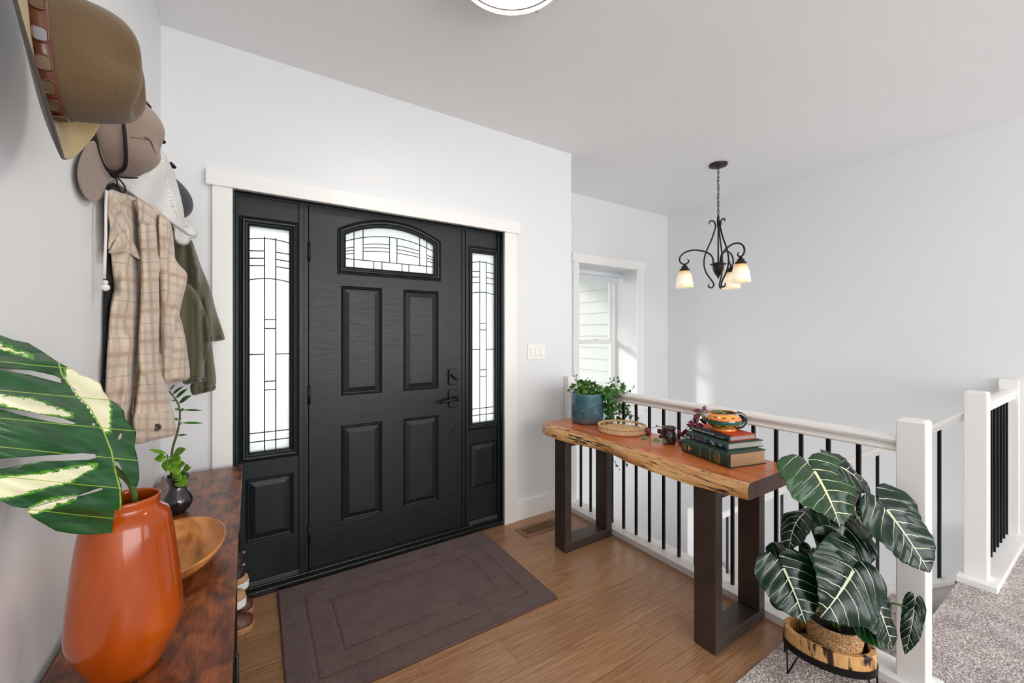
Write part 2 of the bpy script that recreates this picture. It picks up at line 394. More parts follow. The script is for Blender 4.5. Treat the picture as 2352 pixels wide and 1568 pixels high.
# slab with openings: build by strips
dx0, dx1, dz0, dz1 = .288, 1.205, .035, 2.030
arc = []
ax0, ax1, azs, apx, az0 = .477, 1.012, 1.892, 1.962, 1.708
def arch(x0, x1, zs, za, n=20):      # right to left top curve
    out = []; w = (x1-x0)/2; h = za-zs; R = (w*w+h*h)/(2*h); cx = (x0+x1)/2; cz = za-R
    a0 = math.asin(w/R)
    for k in range(n+1):
        a = a0-2*a0*k/n; out.append((cx+R*math.sin(a), cz+R*math.cos(a)))
    return out
top = arch(ax0, ax1, azs, apx)
loop = [(ax0, az0), (ax1, az0)]+top
pans = [(.451, .682, .972, 1.597), (.811, 1.042, .972, 1.597), (.451, .682, .251, .801), (.811, 1.042, .251, .801)]
outl = [(dx0, dz0), (dx1, dz0), (dx1, dz1), (dx0, dz1)]
def plate(mb, outer, holes, y):
    loops = [[Vector((a, b, 0)) for a, b in L] for L in [outer]+holes]; flat = [p for L in loops for p in L]
    tr = tessellate_polygon(loops); mb.add([(p.x, y, p.y) for p in flat], [tuple(t) for t in tr])
f = MB()
lo = []
for (a, b, c, d) in pans: lo.append([(a, c), (b, c), (b, d), (a, d)])
plate(f, outl, lo+[loop], DY); plate(f, outl, [loop], DY+.044)
for (x0, z0), (x1, z1) in zip(outl, outl[1:]+outl[:1]): f.add([(x0, DY, z0), (x1, DY, z1), (x1, DY+.044, z1), (x0, DY+.044, z0)], [(0, 1, 2, 3)])
for (x0, z0), (x1, z1) in zip(loop, loop[1:]+loop[:1]): f.add([(x0, DY, z0), (x1, DY, z1), (x1, DY+.044, z1), (x0, DY+.044, z0)], [(0, 1, 2, 3)])
for (a, b, c, d) in pans: panel(f, a, b, c, d)
f.build('door_slab', M['door'], D)
f = MB(); moulding(f, loop, MP, DY); f.build('glass_moulding', M['door'], D, label='charcoal moulding round the arched pane')
f = MB(); V, F = fill(loop, .05); f.add([(a, DY+.02, b) for a, b in V], F); gp = f.build('glass_pane', M['frost'], D, solid=.004, label='arched textured glass pane')
f = MB(); cw = .0028; yy = DY+.016
def bar(mb, x0, z0, x1, z1, y=yy): mb.tube([(x0, y, z0), (x1, y, z1)], cw, 6)
def zc(x, fr):                               # height on an inner arch: fr 0 = bottom, 1 = top
    k = (x-(ax0+ax1)/2)/((ax1-ax0)/2); t = azs+(apx-azs)*(1-k*k); return az0+(t-az0)*fr
X = [ax0+(ax1-ax0)*q for q in (.09, .185, .475, .56, .83, .92)]
Z1 = az0+.048
for q, xx in enumerate(X):
    bar(f, xx, zc(xx, 1) if q not in (2, 3) else zc(xx, .80), xx, az0 if q in (0, 5) else Z1)
for a, b in ((.30, .39), (.62, .70)):
    for q in (a, b): bar(f, ax0+(ax1-ax0)*q, Z1, ax0+(ax1-ax0)*q, az0)
bar(f, ax0, Z1, ax1, Z1)
def curve(mb, xa, xb, fr, n=8):
    mb.tube([(xa+(xb-xa)*k/n, yy, zc(xa+(xb-xa)*k/n, fr)) for k in range(n+1)], cw, 6)
curve(f, ax0, ax1, .80, 24)
for fr in (.62, .53, .44):
    curve(f, X[1], X[2], fr); curve(f, X[3], X[4], fr); curve(f, ax0, X[0], fr-.04, 3); curve(f, X[5], ax1, fr-.04, 3)
f.build('leaded_cames', M['lead'], D, smooth=True)
for z in (1.77, .99, .235):
    f = MB(); f.tube([(.287, DY-.006, z-.05), (.287, DY-.006, z+.05)], .0075, 10); f.tube([(.287, DY-.006, z+.05), (.287, DY-.006, z+.058)], .005, 8); f.build('hinge', M['hook'], D, smooth=True)
def escut(z, h):
    return [(1.142+a, z+b) for a, b in ((-.034, -h*.42), (-.024, -h*.5), (.024, -h*.5), (.034, -h*.42), (.034, h*.42), (.024, h*.5), (-.024, h*.5), (-.034, h*.42))]
f = MB(); f.prism([(a, DY-.016, b) for a, b in escut(1.042, .105)], (0, .016, 0)); db = f.build('deadbolt', M['hook'], D, bevel=.003)
f = MB(); T = Matrix.Translation((1.142, DY-.03, 1.042)) @ Matrix.Rotation(math.radians(38), 4, 'Y'); f.box(-.026, .026, -.014, .014, -.0055, .0055, T); f.build('thumb_turn', M['hook'], db, bevel=.003)
f = MB(); f.prism([(a, DY-.014, b) for a, b in escut(.902, .12)], (0, .014, 0)); hs = f.build('handle_plate', M['hook'], D, bevel=.003)
f = MB(); f.tube([(1.146, DY-.012, .902), (1.146, DY-.055, .902)], .016, 14); f.tube([(1.15, DY-.055, .903), (1.12, DY-.062, .901), (1.06, DY-.058, .893), (1.025, DY-.054, .888)], [.012, .012, .009, .008], 12); f.build('lever_handle', M['hook'], hs, smooth=True)
f = MB(); f.lathe([(0, -.007), (.009, -.006), (.0115, 0)], M=Matrix.Translation((1.146, DY, .683)) @ Matrix.Rotation(-math.pi/2, 4, 'X'), n=18); f.build('alarm_sensor', M['door'], D, smooth=True)
f = MB(); f.box(dx0, dx1, DY-.012, DY+.02, dz0, dz0+.012); f.build('door_sweep', M['hook'], D)
# frame, threshold
f = MB(); f.box(-.058, -.045, YF-.004, DY+.06, 0, 2.045); f.box(1.494, 1.506, YF-.004, DY+.06, 0, 2.045); f.box(-.045, 1.494, YF-.004, DY+.06, 2.033, 2.045)
f.box(-.045, -.033, DY-.02, DY+.05, .03, 2.033); f.box(1.48, 1.494, DY-.02, DY+.05, .03, 2.033)
f.box(.238, .262, DY-.012, DY+.05, .03, 2.033); f.box(.262, .284, DY-.003, DY+.05, .03, 2.033); f.box(1.209, 1.232, DY-.003, DY+.05, .03, 2.033); f.box(1.232, 1.252, DY-.012, DY+.05, .03, 2.033)
f.box(-.045, 1.494, DY-.008, DY+.05, 2.022, 2.034)
f.box(.25, .305, DY+.046, DY+.062, .03, 2.034); f.box(1.19, 1.245, DY+.046, DY+.062, .03, 2.034); f.box(.26, 1.24, DY+.046, DY+.062, 2.01, 2.034); f.box(.26, 1.24, DY+.046, DY+.062, .028, .06)
struct(f, 'trim_4', M['door'], bevel=.002)
f = MB(); f.box(-.056, 1.504, YF-.006, DY+.06, 0, .028); f.box(-.045, 1.494, DY-.02, DY+.03, .028, .036); struct(f, 'trim_5', plain('threshold_black', '131414', .35), bevel=.003)
f = MB(); f.box(-.033, .236, DY-.014, DY-.004, .036, .062); f.box(1.254, 1.478, DY-.014, DY-.004, .036, .062); struct(f, 'trim_6', plain('threshold_grey', '3a3b3b', .5), bevel=.003)
def sidelight(num, x0, x1, gx0, gx1):
    S = empty('window_%d' % num, ((x0+x1)/2, DY, 0), kind='structure'); g0, g1 = .716, 1.876
    f = MB(); lp = [(gx0, g0), (gx1, g0), (gx1, g1), (gx0, g1)]; pw = (gx1-gx0)/2+.02; cx = (gx0+gx1)/2
    pn = (cx-.109, cx+.109, .253, .582)
    def q(a, b, c, d, y): f.add([(a, y, c), (b, y, c), (b, y, d), (a, y, d)], [(0, 1, 2, 3)])
    q(x0, x1, .03, pn[2], DY); q(x0, pn[0], pn[2], pn[3], DY); q(pn[1], x1, pn[2], pn[3], DY); q(x0, x1, pn[3], g0, DY)
    q(x0, gx0, g0, g1, DY); q(gx1, x1, g0, g1, DY); q(x0, x1, g1, 2.03, DY)
    panel(f, *pn)
    q(x0, x1, .03, g0, DY+.044); q(x0, gx0, g0, g1, DY+.044); q(gx1, x1, g0, g1, DY+.044); q(x0, x1, g1, 2.03, DY+.044)
    for (a, b), (c, d) in zip(lp, lp[1:]+lp[:1]): f.add([(a, DY, b), (c, DY, d), (c, DY+.044, d), (a, DY+.044, b)], [(0, 1, 2, 3)])
    f.build('sidelight_panel', M['door'], S)
    f = MB(); moulding(f, lp, MP, DY); f.build('glass_moulding', M['door'], S)
    f = MB(); f.box(gx0-.003, gx1+.003, DY+.018, DY+.022, g0-.003, g1+.003); f.build('glass_pane', M['frost'], S, label='tall textured glass pane')
    f = MB(); H = g1-g0; xa, xb = gx0+(gx1-gx0)*.37, gx0+(gx1-gx0)*.65
    z = lambda q: g1-H*q
    for xx in (xa, xb): bar(f, xx, z(.04), xx, g0)
    for q in (.047, .227):
        pts = [(gx0+(gx1-gx0)*k/10, yy, z(q)-.012+.012*(1-((k-5)/5)**2)) for k in range(11)]; f.tube(pts, cw, 6)
    for q in (.104, .137, .17): bar(f, gx0, z(q)-.006, xa, z(q)); bar(f, xb, z(q), gx1, z(q)-.006)
    for q in (.412, .452, .69, .729): bar(f, xa, z(q), xb, z(q))
    bar(f, gx0, z(.568), xa, z(.568)); bar(f, xb, z(.568), gx1, z(.568))
    for q in (.918, .957): bar(f, gx0, z(q), gx1, z(q))
    f.build('leaded_cames', M['lead'], S, smooth=True)
sidelight(2, -.034, .238, .014, .194); sidelight(3, 1.252, 1.481, 1.287, 1.465)
# ---------------------------------------------------------------- stairs
S = empty('staircase', (2.7, .54, -1.33), 'carpeted stairs dropping away behind the white newel posts', 'stairs')
f = MB()
for i in range(1, 7): f.box(2.18, 3.17, .545+(i-1)*.25, .54+i*.25+.02, -.19*i-.22, -.19*i)
f.box(2.18, XR-.03, 2.06, YW-.005, -1.53, -1.33)
for i in range(1, 6): f.box(3.35, XR-.03, 2.04-i*.25-.02, 2.04-(i-1)*.25, -1.33-.19*i-.2, -1.33-.19*i)
f.build('carpet_treads', M['carpet'], S, bevel=.012)
f = MB()   # skirt / knee wall under sloped rail
sl = -.774
f.prism([(3.2, .552, -.025), (3.2, 2.085, -.025+sl*1.53), (3.2, 2.085, -1.33), (3.2, .552, -1.0)], (.14, 0, 0)); f.build('skirt_wall', plain('skirt_paint', 'e9e2dd', .5), S)
f = MB(); f.prism([(3.185, .552, .01), (3.185, 2.085, .01+sl*1.533), (3.185, 2.085, -.02+sl*1.533), (3.185, .552, -.02)], (.17, 0, 0)); f.build('cap_board', M['shoe'], S, bevel=.002)
# ---------------------------------------------------------------- railings
RP = [(-.022, 0), (-.026, .004), (-.026, .010), (-.021, .014), (-.021, .026), (-.033, .034), (-.036, .044), (-.031, .055), (-.016, .061), (0, .063), (.016, .061), (.031, .055), (.036, .044), (.033, .034), (.021, .026), (.021, .014), (.026, .010), (.026, .004), (.022, 0)]
def rail(mb, a, b, n_extra=0):
    a, b = Vector(a), Vector(b); d = (b-a); h = Vector((d.x, d.y, 0)).normalized(); s = h.cross(Vector((0, 0, 1)))
    vs = [a+s*x+Vector((0, 0, z)) for x, z in RP]+[b+s*x+Vector((0, 0, z)) for x, z in RP]; n = len(RP)
    mb.add(vs, [(i, (i+1) % n, n+(i+1) % n, n+i) for i in range(n)]+[tuple(range(n)), tuple(range(2*n-1, n-1, -1))])
def newel(x0, x1, y0, y1, z0, z1, parent, nm='newel_post'):
    f = MB(); c = .008
    f.hexa([(x0, y0, z0), (x1, y0, z0), (x1, y1, z0), (x0, y1, z0)], [(x0, y0, z1-c), (x1, y0, z1-c), (x1, y1, z1-c), (x0, y1, z1-c)])
    f.hexa([(x0, y0, z1-c), (x1, y0, z1-c), (x1, y1, z1-c), (x0, y1, z1-c)], [(x0+c, y0+c, z1), (x1-c, y0+c, z1), (x1-c, y1-c, z1), (x0+c, y1-c, z1)])
    return f.build(nm, M['white'], parent, bevel=.003, merge=True)
def baluster(x, y, z0, z1, parent):
    f = MB(); f.box(x-.0075, x+.0075, y-.0075, y+.0075, z0, z1); return f.build('baluster', M['black'], parent, bevel=.0015)
R1 = empty('stair_railing', (2.1, 1.4, 0), 'long white railing with black balusters running behind the wooden console table', 'railing')
f = MB(); f.box(2.03, 2.17, .405, 2.38, 0, .036); f.build('base_rail', M['shoe'], R1, bevel=.003)
f = MB(); rail(f, (2.10, 2.385, .876), (2.10, .505, .876)); f.build('handrail', M['white'], R1, auto=True)
newel(2.06, 2.143, .430, .512, 0.03, 1.003, R1)
f = MB(); f.box(2.035, 2.165, 2.38, YF-.002, 0, .04); f.build('newel_foot', M['shoe'], R1)
newel(2.055, 2.14, 2.384, YF-.002, .03, 1.003, R1, 'half_newel')
for k in range(17): baluster(2.10, 2.293-.10358*k, .034, .88, R1)
R2 = empty('stair_railing', (3.28, .5, 0), 'sloping white railing descending beside the stairs behind the nearest newel post', 'railing')
newel(3.24, 3.325, .446, .530, .03, 1.018, R2)
rz = lambda y: .847-.774*(y-.53)
f = MB(); rail(f, (3.28, .525, rz(.525)+.01), (3.28, 2.10, rz(2.10)+.01)); f.build('handrail', M['white'], R2, auto=True)
newel(3.235, 3.325, 2.09, 2.175, -1.33, -.19, R2)
for k in range(11):
    y = .63+.135*k; baluster(3.28, y, .03+sl*(y-.52)-.012, rz(y)+.016, R2)
R3 = empty('stair_railing', (3.75, .48, 0), 'short white railing between the far newel post and the right wall', 'railing')
f = MB(); f.box(3.185, XR-.002, .405, .55, 0, .036)
f.build('base_rail', M['shoe'], R3, bevel=.003)
f = MB(); rail(f, (3.325, .485, .900), (4.17, .485, .900)); f.build('handrail', M['white'], R3, auto=True)
newel(4.165, XR-.002, .44, .525, .03, 1.03, R3, 'half_newel')
for k in range(8): baluster(3.42+.098*k, .485, .034, .905, R3)
HR = empty('stair_handrail', (4.15, 2.4, -1.1), 'white handrail on the wall following the lower stairs, seen under the table', 'handrail')
f = MB(); f.tube([(4.15, 2.60, -.94), (4.15, 1.2, -2.02)], .024, 12); f.build('handrail', M['white'], HR, smooth=True)
f = MB(); f.tube([(4.15, 2.3, -1.19), (4.15, 2.3, -1.25), (4.205, 2.3, -1.26)], .008, 8); f.build('bracket', M['hook'], HR, smooth=True)
# ---------------------------------------------------------------- vent, switch, ceiling lamp
V_ = empty('floor_vent', (1.69, 2.25, 0), 'brown slotted floor vent set in the hardwood by the table leg', 'vent')
f = MB(); f.box(1.525, 1.855, 2.178, 2.205, 0, .005); f.box(1.525, 1.855, 2.292, 2.318, 0, .005); f.box(1.525, 1.552, 2.205, 2.292, 0, .005); f.box(1.828, 1.855, 2.205, 2.292, 0, .005)
f.build('frame', M['brass'], V_, bevel=.002)
f = MB(); f.box(1.552, 1.828, 2.205, 2.292, .0003, .0012); f.build('duct_shade_sheet', plain('duct_shade', '0e0a08', .9), V_)  # dark sheet below the louvres stands in for the shade inside
f = MB()
for k in range(26):
    x = 1.556+k*.0106; f.box(x, x+.0045, 2.205, 2.292, .001, .004)
f.box(1.552, 1.828, 2.247, 2.250, .001, .0045)
f.build('louvres', M['brass'], V_)
P = empty('light_switch', (1.788, YF, 1.194), 'white three gang light switch plate on the wall right of the door', 'switch')
f = MB(); f.box(1.707, 1.869, YF-.006, YF, 1.137, 1.25); f.build('switch_plate', M['plate'], P, bevel=.004)
for k in range(3):
    x = 1.742+k*.046; f = MB(); f.box(x-.0165, x+.0165, YF-.0085, YF-.004, 1.16, 1.227); f.hexa([(x-.012, YF-.0085, 1.166), (x+.012, YF-.0085, 1.166), (x+.012, YF-.0085, 1.218), (x-.012, YF-.0085, 1.218)], [(x-.012, YF-.014, 1.166), (x+.012, YF-.014, 1.166), (x+.012, YF-.009, 1.218), (x-.012, YF-.009, 1.218)])
    f.build('rocker', M['plate'], P, bevel=.001)
LC = (.81, 1.25)
L = empty('ceiling_light', (LC[0], LC[1], CEIL), 'round flush ceiling light with glowing white bowl and nickel rim', 'lamp')
ke = N('lamp_bowl_glass'); ke.val('Base Color', (1, 1, 1, 1)); ke.val('Emission Color', (1, .96, .9, 1)); ke.val('Emission Strength', 6.5)
f = MB(); f.lathe([(.205, -.058), (.198, -.068), (.17, -.084), (.12, -.096), (.06, -.102), (.0, -.104)], (LC[0], LC[1], CEIL), 48); f.build('glass_bowl', ke.m, L, smooth=True)
f = MB(); f.lathe([(.0, -.002), (.12, -.002), (.12, -.03), (.18, -.055), (.206, -.058), (.214, -.066), (.214, -.080), (.206, -.086), (.203, -.07), (.0, -.06)], (LC[0], LC[1], CEIL), 48); f.build('rim', plain('satin_nickel', 'c9c4c2', .25, .9), L, auto=True)
ms = plain('satin_nickel_screw', 'cfcaca', .25, .8)
for q in range(3):
    a = math.radians(30+120*q); dx, dy = math.cos(a), math.sin(a); f = MB()
    f.tube([(LC[0]+dx*.212, LC[1]+dy*.212, CEIL-.072), (LC[0]+dx*.226, LC[1]+dy*.226, CEIL-.076)], .006, 10)
    f.build('thumb_screw', ms, L, smooth=True)
light('ceiling_lamp_light', 'AREA', (LC[0], LC[1], CEIL-.115), 6, (1, .94, .86), shape='DISK', size=.36)
# ---------------------------------------------------------------- live-edge console table
def slabmat():
    k = N('live_edge_cherry'); co = k.coord('Object', (9, 1.0, 9)); g = k.noise(co, 2.2, 7, .6, .8); g2 = k.noise(k.coord('Object', (60, 2.5, 60)), 4, 3, .6)
    gg = k.math('ADD', k.math('MULTIPLY', g.outputs[0], .75), k.math('MULTIPLY', g2.outputs[0], .25))
    heart = k.ramp(gg, [(.32, srgb('9a4520')), (.5, srgb('c06632')), (.68, srgb('d98347'))])
    k.l(heart, k.b.inputs['Base Color']); k.val('Roughness', .3); k.val('Coat Weight', .35); k.val('Coat Roughness', .16); k.bump(gg, .05, .001); return k.m
def barkmat():
    k = N('live_edge_sapwood'); co = k.coord('Object', (5, 1.1, 9)); g = k.noise(co, 5, 7, .65, .7)
    base = k.ramp(g.outputs[0], [(.28, srgb('a2673a')), (.45, srgb('cf9459')), (.62, srgb('e2b478')), (.78, srgb('f0cf9c'))])
    s = k.noise(k.coord('Object', (11, 2.2, 26)), 3.1, 5, .6, .5); sp = k.ramp(s.outputs[0], [(.565, (0, 0, 0)), (.61, (1, 1, 1))])
    k.l(k.mix(sp, base, srgb('3a2419')), k.b.inputs['Base Color']); k.val('Roughness', .38); k.val('Coat Weight', .25); k.val('Coat Roughness', .2)
    k.bump(k.math('SUBTRACT', g.outputs[0], sp), .5, .004); return k.m
TZ = .742
T = empty('console_table', (1.82, 1.45, 0), 'live edge wooden console table on square dark steel frames beside the railing', 'table')
def interp(tab, y):
    for (a, b), (c, d) in zip(tab, tab[1:]):
        if a <= y <= c: return b+(d-b)*(y-a)/(c-a)
    return tab[-1][1] if y > tab[-1][0] else tab[0][1]
topx = [(.835, 1.640), (1.0, 1.636), (1.2, 1.632), (1.35, 1.640), (1.5, 1.655), (1.65, 1.662), (1.8, 1.655), (1.95, 1.640), (2.06, 1.630), (2.13, 1.640), (2.17, 1.66)]
botx = [(.835, 1.630), (.95, 1.604), (1.1, 1.590), (1.25, 1.592), (1.4, 1.600), (1.5, 1.630), (1.58, 1.655), (1.68, 1.640), (1.8, 1.612), (1.95, 1.596), (2.08, 1.600), (2.17, 1.64)]
vs = []; ny = 90; fs = []; mi = []
ycs = [.835+(2.165-.835)*i/ny for i in range(ny+1)]
SEC = 9
for y in ycs:
    a = interp(topx, y)+.004*noise.noise((y*9, 0, 0)); b = interp(botx, y)+.006*noise.noise((y*7, 5, 0)); zb = .677+.004*noise.noise((y*6, 9, 0))
    bk = 2.018+.010*math.sin(y*3.1)+.004*noise.noise((y*8, 3, 0)); row = [(bk, TZ-.006), (bk-.006, TZ), (a+.02, TZ), (a+.003, TZ-.001)]
    for q in (.15, .4, .65, .88):
        xx = a+(b-a)*q-.008*math.sin(math.pi*q)*(.6+.8*noise.noise((y*5, 2, q)))+.004*noise.noise((y*30, q*9, 4)); row.append((xx, TZ-(TZ-zb)*q))
    row += [(b+.004, zb), (b+.02, zb-.001), (1.85, .675), (bk-.006, .675), (bk, .683)]
    vs += [(x, y, z) for x, z in row]
K = len(row)
for i in range(ny):
    for j in range(K):
        fs.append((i*K+j, i*K+(j+1) % K, (i+1)*K+(j+1) % K, (i+1)*K+j)); mi.append(1 if 3 <= j <= 9 else 0)
fs.append(tuple(range(K-1, -1, -1))); mi.append(2); fs.append(tuple(ny*K+j for j in range(K))); mi.append(2)
f = MB(); f.add(vs, fs); f.mi = mi
ke = N('walnut_end_grain'); n = ke.noise(ke.coord('Object', (30, 4, 60)), 3, 5, .6); ke.l(ke.ramp(n.outputs[0], [(.3, srgb('43241a')), (.7, srgb('6d4030'))]), ke.b.inputs['Base Color']); ke.val('Roughness', .35); ke.val('Coat Weight', .2)
o = f.build('tabletop', [slabmat(), barkmat(), ke.m], T, auto=True, label='red-brown slab with pale pitted live edge')
for nm, y0, y1 in (('far', 1.900, 1.998), ('near', .955, 1.053)):
    fr = MB(); fr.box(1.613, 2.012, y0, y1, 0.004, .056); fr.build('foot_bar', M['steel'], T, bevel=.003)
    for x in (1.613, 1.962):
        fr = MB(); fr.box(x, x+.05, y0, y1, .056, .672); fr.build('leg', M['steel'], T, bevel=.003)
    fr = MB(); fr.box(1.663, 1.962, y0, y1, .640, .672); fr.build('mounting_plate', M['steel'], T, bevel=.002)
    for x in (1.615, 1.965):
        fr = MB(); fr.box(x+.003, x+.044, y0+.004, y1-.004, 0, .006); fr.build('foot_pad', M['black'], T)
# ---------------------------------------------------------------- books
def book(A, Bp, Cp, z0, th, label, cover, pages, name='book', wrap=None, spine=None):
    """A near spine corner, Bp far spine corner, Cp near fore-edge corner (x,y)."""
    A, Bp, Cp = Vector((*A, 0)), Vector((*Bp, 0)), Vector((*Cp, 0))
    e = (Bp-A); L = e.length; e.normalize(); d = Vector((e.y, -e.x, 0)); W = (Cp-A).dot(d)
    Mx = Matrix(((e.x, d.x, 0, A.x), (e.y, d.y, 0, A.y), (0, 0, 1, z0), (0, 0, 0, 1)))
    g = empty(name, A+Vector((0, 0, z0)), label, 'book', 'stack of three hardback books')
    ct = .003
    f = MB(); f.box(0, L, .004, W, 0, ct, Mx); f.box(0, L, .004, W, th-ct, th, Mx); f.build('cover', cover, g, bevel=.0008)
    sp = []
    n = 9
    for k in range(n):
        a = math.pi*k/(n-1); sp.append((.006-.010*math.sin(a), th/2-math.cos(a)*th/2))
    vs = [Mx @ Vector((x, y, z)) for x in (0, L) for y, z in sp]; inn = [Mx @ Vector((x, .010, z)) for x in (0, L) for z in (th, 0)]
    f = MB(); f.add([Mx @ Vector((0, y, z)) for y, z in sp]+[Mx @ Vector((0, .009, th)), Mx @ Vector((0, .009, 0))]+[Mx @ Vector((L, y, z)) for y, z in sp]+[Mx @ Vector((L, .009, th)), Mx @ Vector((L, .009, 0))],
        [tuple(range(n+1, -1, -1)), tuple(range(n+2, 2*n+4))]+[(i, (i+1) % (n+2), n+2+(i+1) % (n+2), n+2+i) for i in range(n+2)])
    f.build('spine', spine or cover, g, auto=True)
    f = MB(); f.box(.005, L-.005, .0095, W-.005, ct, th-ct, Mx); f.build('page_block', pages, g)
    return g, Mx, L, W
def text(body, size, Mx, pos, mat, parent, up, right, name='spine_lettering', align='LEFT', sx=1.0, depth=.0002):
    cu = bpy.data.curves.new('t', 'FONT'); cu.body = body; cu.size = size; cu.align_x = align; cu.align_y = 'CENTER'; cu.extrude = depth; cu.resolution_u = 2; cu.space_line = .95; cu.offset = size*.012
    o = bpy.data.objects.new('t', cu); C.objects.link(o)
    R, U = Vector(right), Vector(up); Nn = R.cross(U)
    bpy.context.view_layer.update(); dg = bpy.context.evaluated_depsgraph_get()
    me = bpy.data.meshes.new_from_object(o.evaluated_get(dg)); bpy.data.objects.remove(o)
    X = Matrix(((R.x*sx, U.x, Nn.x, pos[0]), (R.y*sx, U.y, Nn.y, pos[1]), (R.z*sx, U.z, Nn.z, pos[2]), (0, 0, 0, 1)))
    me.transform(Mx @ X); me.materials.clear()
    return link(name, me, mat, parent)
pg = lambda n, c: (lambda k: (k.l(k.ramp(k.noise(k.coord('Object', (1, 1, 260)), 3, 3, .6).outputs[0], [(.35, tuple(q*.8 for q in srgb(c))), (.65, srgb(c))]), k.b.inputs['Base Color']), k.val('Roughness', .8), k.m)[-1])(N(n))
green = plain('green_buckram', '1f3b2c', .42, bump=.2, bscale=400, var=.08); blue = plain('blue_cloth', '1f3d4d', .45, bump=.25, bscale=400, var=.1)
dgreen = plain('green_cloth_board', '22402f', .5, bump=.2, bscale=400); gold = plain('gilt_lettering', 'd9bf86', .35, .5)
red = plain('red_cloth', 'c8482a', .6, bump=.2, bscale=500, var=.05); blk = plain('black_cloth', '241f24', .5, bump=.2, bscale=500); silver = plain('white_lettering', 'e4e2ec', .4, .2)
# on a spine the face looks toward -d: letters run along the spine from far (left in view) to near
g3, M3, L3, W3 = book((1.744, .973), (1.808, 1.245), (1.958, .925), .7425, .062, 'thick green dictionary lying at the bottom of the book stack on the console table', green, pg('cream_pages', 'd9b48a'))
zf = .031; ys = -.0046
def across(body, x, size, mat=gold, z=zf, Mx=M3, g=g3, al='CENTER', y=ys, sx=1.0): return text(body, size, Mx, (x, y, z), mat, g, (-1, 0, 0), (0, 0, -1), align=al, sx=sx)
def along(body, x, size, mat, z, Mx, g, y, sx=1.0, al='LEFT'): return text(body, size, Mx, (x, y, z), mat, g, (0, 0, 1), (-1, 0, 0), align=al, sx=sx)
across('AMERICAN', .046, .0085); across('DICTIONARY', .055, .0085); across('OF THE ENGLISH', .064, .0062); across('LANGUAGE', .073, .008); across('of', .086, .006); across('NOAH WEBSTER', .099, .0068)
across('FACSIMILE FIRST EDITION', .158, .0040)
for q, tx in enumerate(('FOUNDATION', 'FOR AMERICAN', 'CHRISTIAN', 'EDUCATION')): across(tx, .246+q*.0068, .0048)
f = MB()   # gilt eagle emblem
f.add([M3 @ Vector((.222+a, ys-.0002, zf+b)) for a, b in [(.010, -.002), (.006, -.016), (.001, -.010), (-.002, -.004), (-.011, 0), (-.002, .004), (.001, .010), (.006, .016), (.010, .002)]], [tuple(range(9))]); f.build('gilt_emblem', gold, g3)
g2, M2, L2, W2 = book((1.792, 1.009), (1.857, 1.2525), (2.003, .972), .8050, .030, 'blue bound book with a purple spine panel in the middle of the stack', dgreen, pg('grey_white_pages', 'c9c6bd'), spine=blue)
z2 = .015
f = MB(); f.box(.128, .205, -.0042, .004, .0035, .0265, M2); f.build('spine_panel', plain('plum_panel', '3d2f49', .45), g2)
f = MB(); f.box(.1255, .128, -.0045, .004, .003, .027, M2); f.build('gilt_rule', gold, g2)
f = MB(); f.box(.205, .2075, -.0045, .004, .003, .027, M2); f.build('gilt_rule', gold, g2)
for q in range(7):
    f = MB()
    for r in range(5): f.box(.134+q*.0105, .136+q*.0105, -.0048, -.0038, .0055+r*.0042, .0055+r*.0042+.0028, M2)
    f.build('spine_lettering', gold, g2, label='small gilt lines of lettering')
f = MB()
for q in range(4):
    for r in range(5): f.box(.220+q*.006, .2212+q*.006, -.0048, -.0038, .006+r*.004, .006+r*.004+.0026, M2)
f.build('spine_lettering', plain('dull_blue_lettering', '6b8593', .5), g2)
f = MB(); f.tube([M2 @ Vector((x, -.0048, z)) for x, z in [(.092, .022), (.088, .018), (.083, .019), (.079, .014), (.074, .013), (.070, .009), (.066, .011)]], [.001, .002, .0022, .003, .003, .0022, .001], 6)
f.tube([M2 @ Vector((x, -.0048, z)) for x, z in [(.090, .006), (.083, .006), (.078, .010), (.070, .006), (.064, .006)]], .0013, 6); f.build('gilt_emblem', gold, g2, label='small gilt leaping figure')
f = MB(); f.box(.028, .040, -.0048, -.0038, .010, .021, M2); f.build('gilt_stamp', gold, g2)
g1, M1, L1, W1_ = book((1.834, 1.024), (1.897, 1.26), (1.992, .983), .8352, .0225, 'slim red book with black spine on top of the stack under the painted mug', red, pg('pale_pages', 'b9b2ab'), spine=blk)
f = MB(); f.box(-.0003, L1+.0003, .003, .026, .0220, .0229, M1); f.box(-.0003, L1+.0003, .003, .026, -.0004, .0005, M1); f.build('spine_wrap', blk, g1, label='black cloth strip')
along('THE BACKYARD BIRD WATCHER', L1-.010, .0118, silver, .0118, M1, g1, -.0046, .86); along('George H. Harrison', .072, .0072, silver, .0105, M1, g1, -.0046, .88)
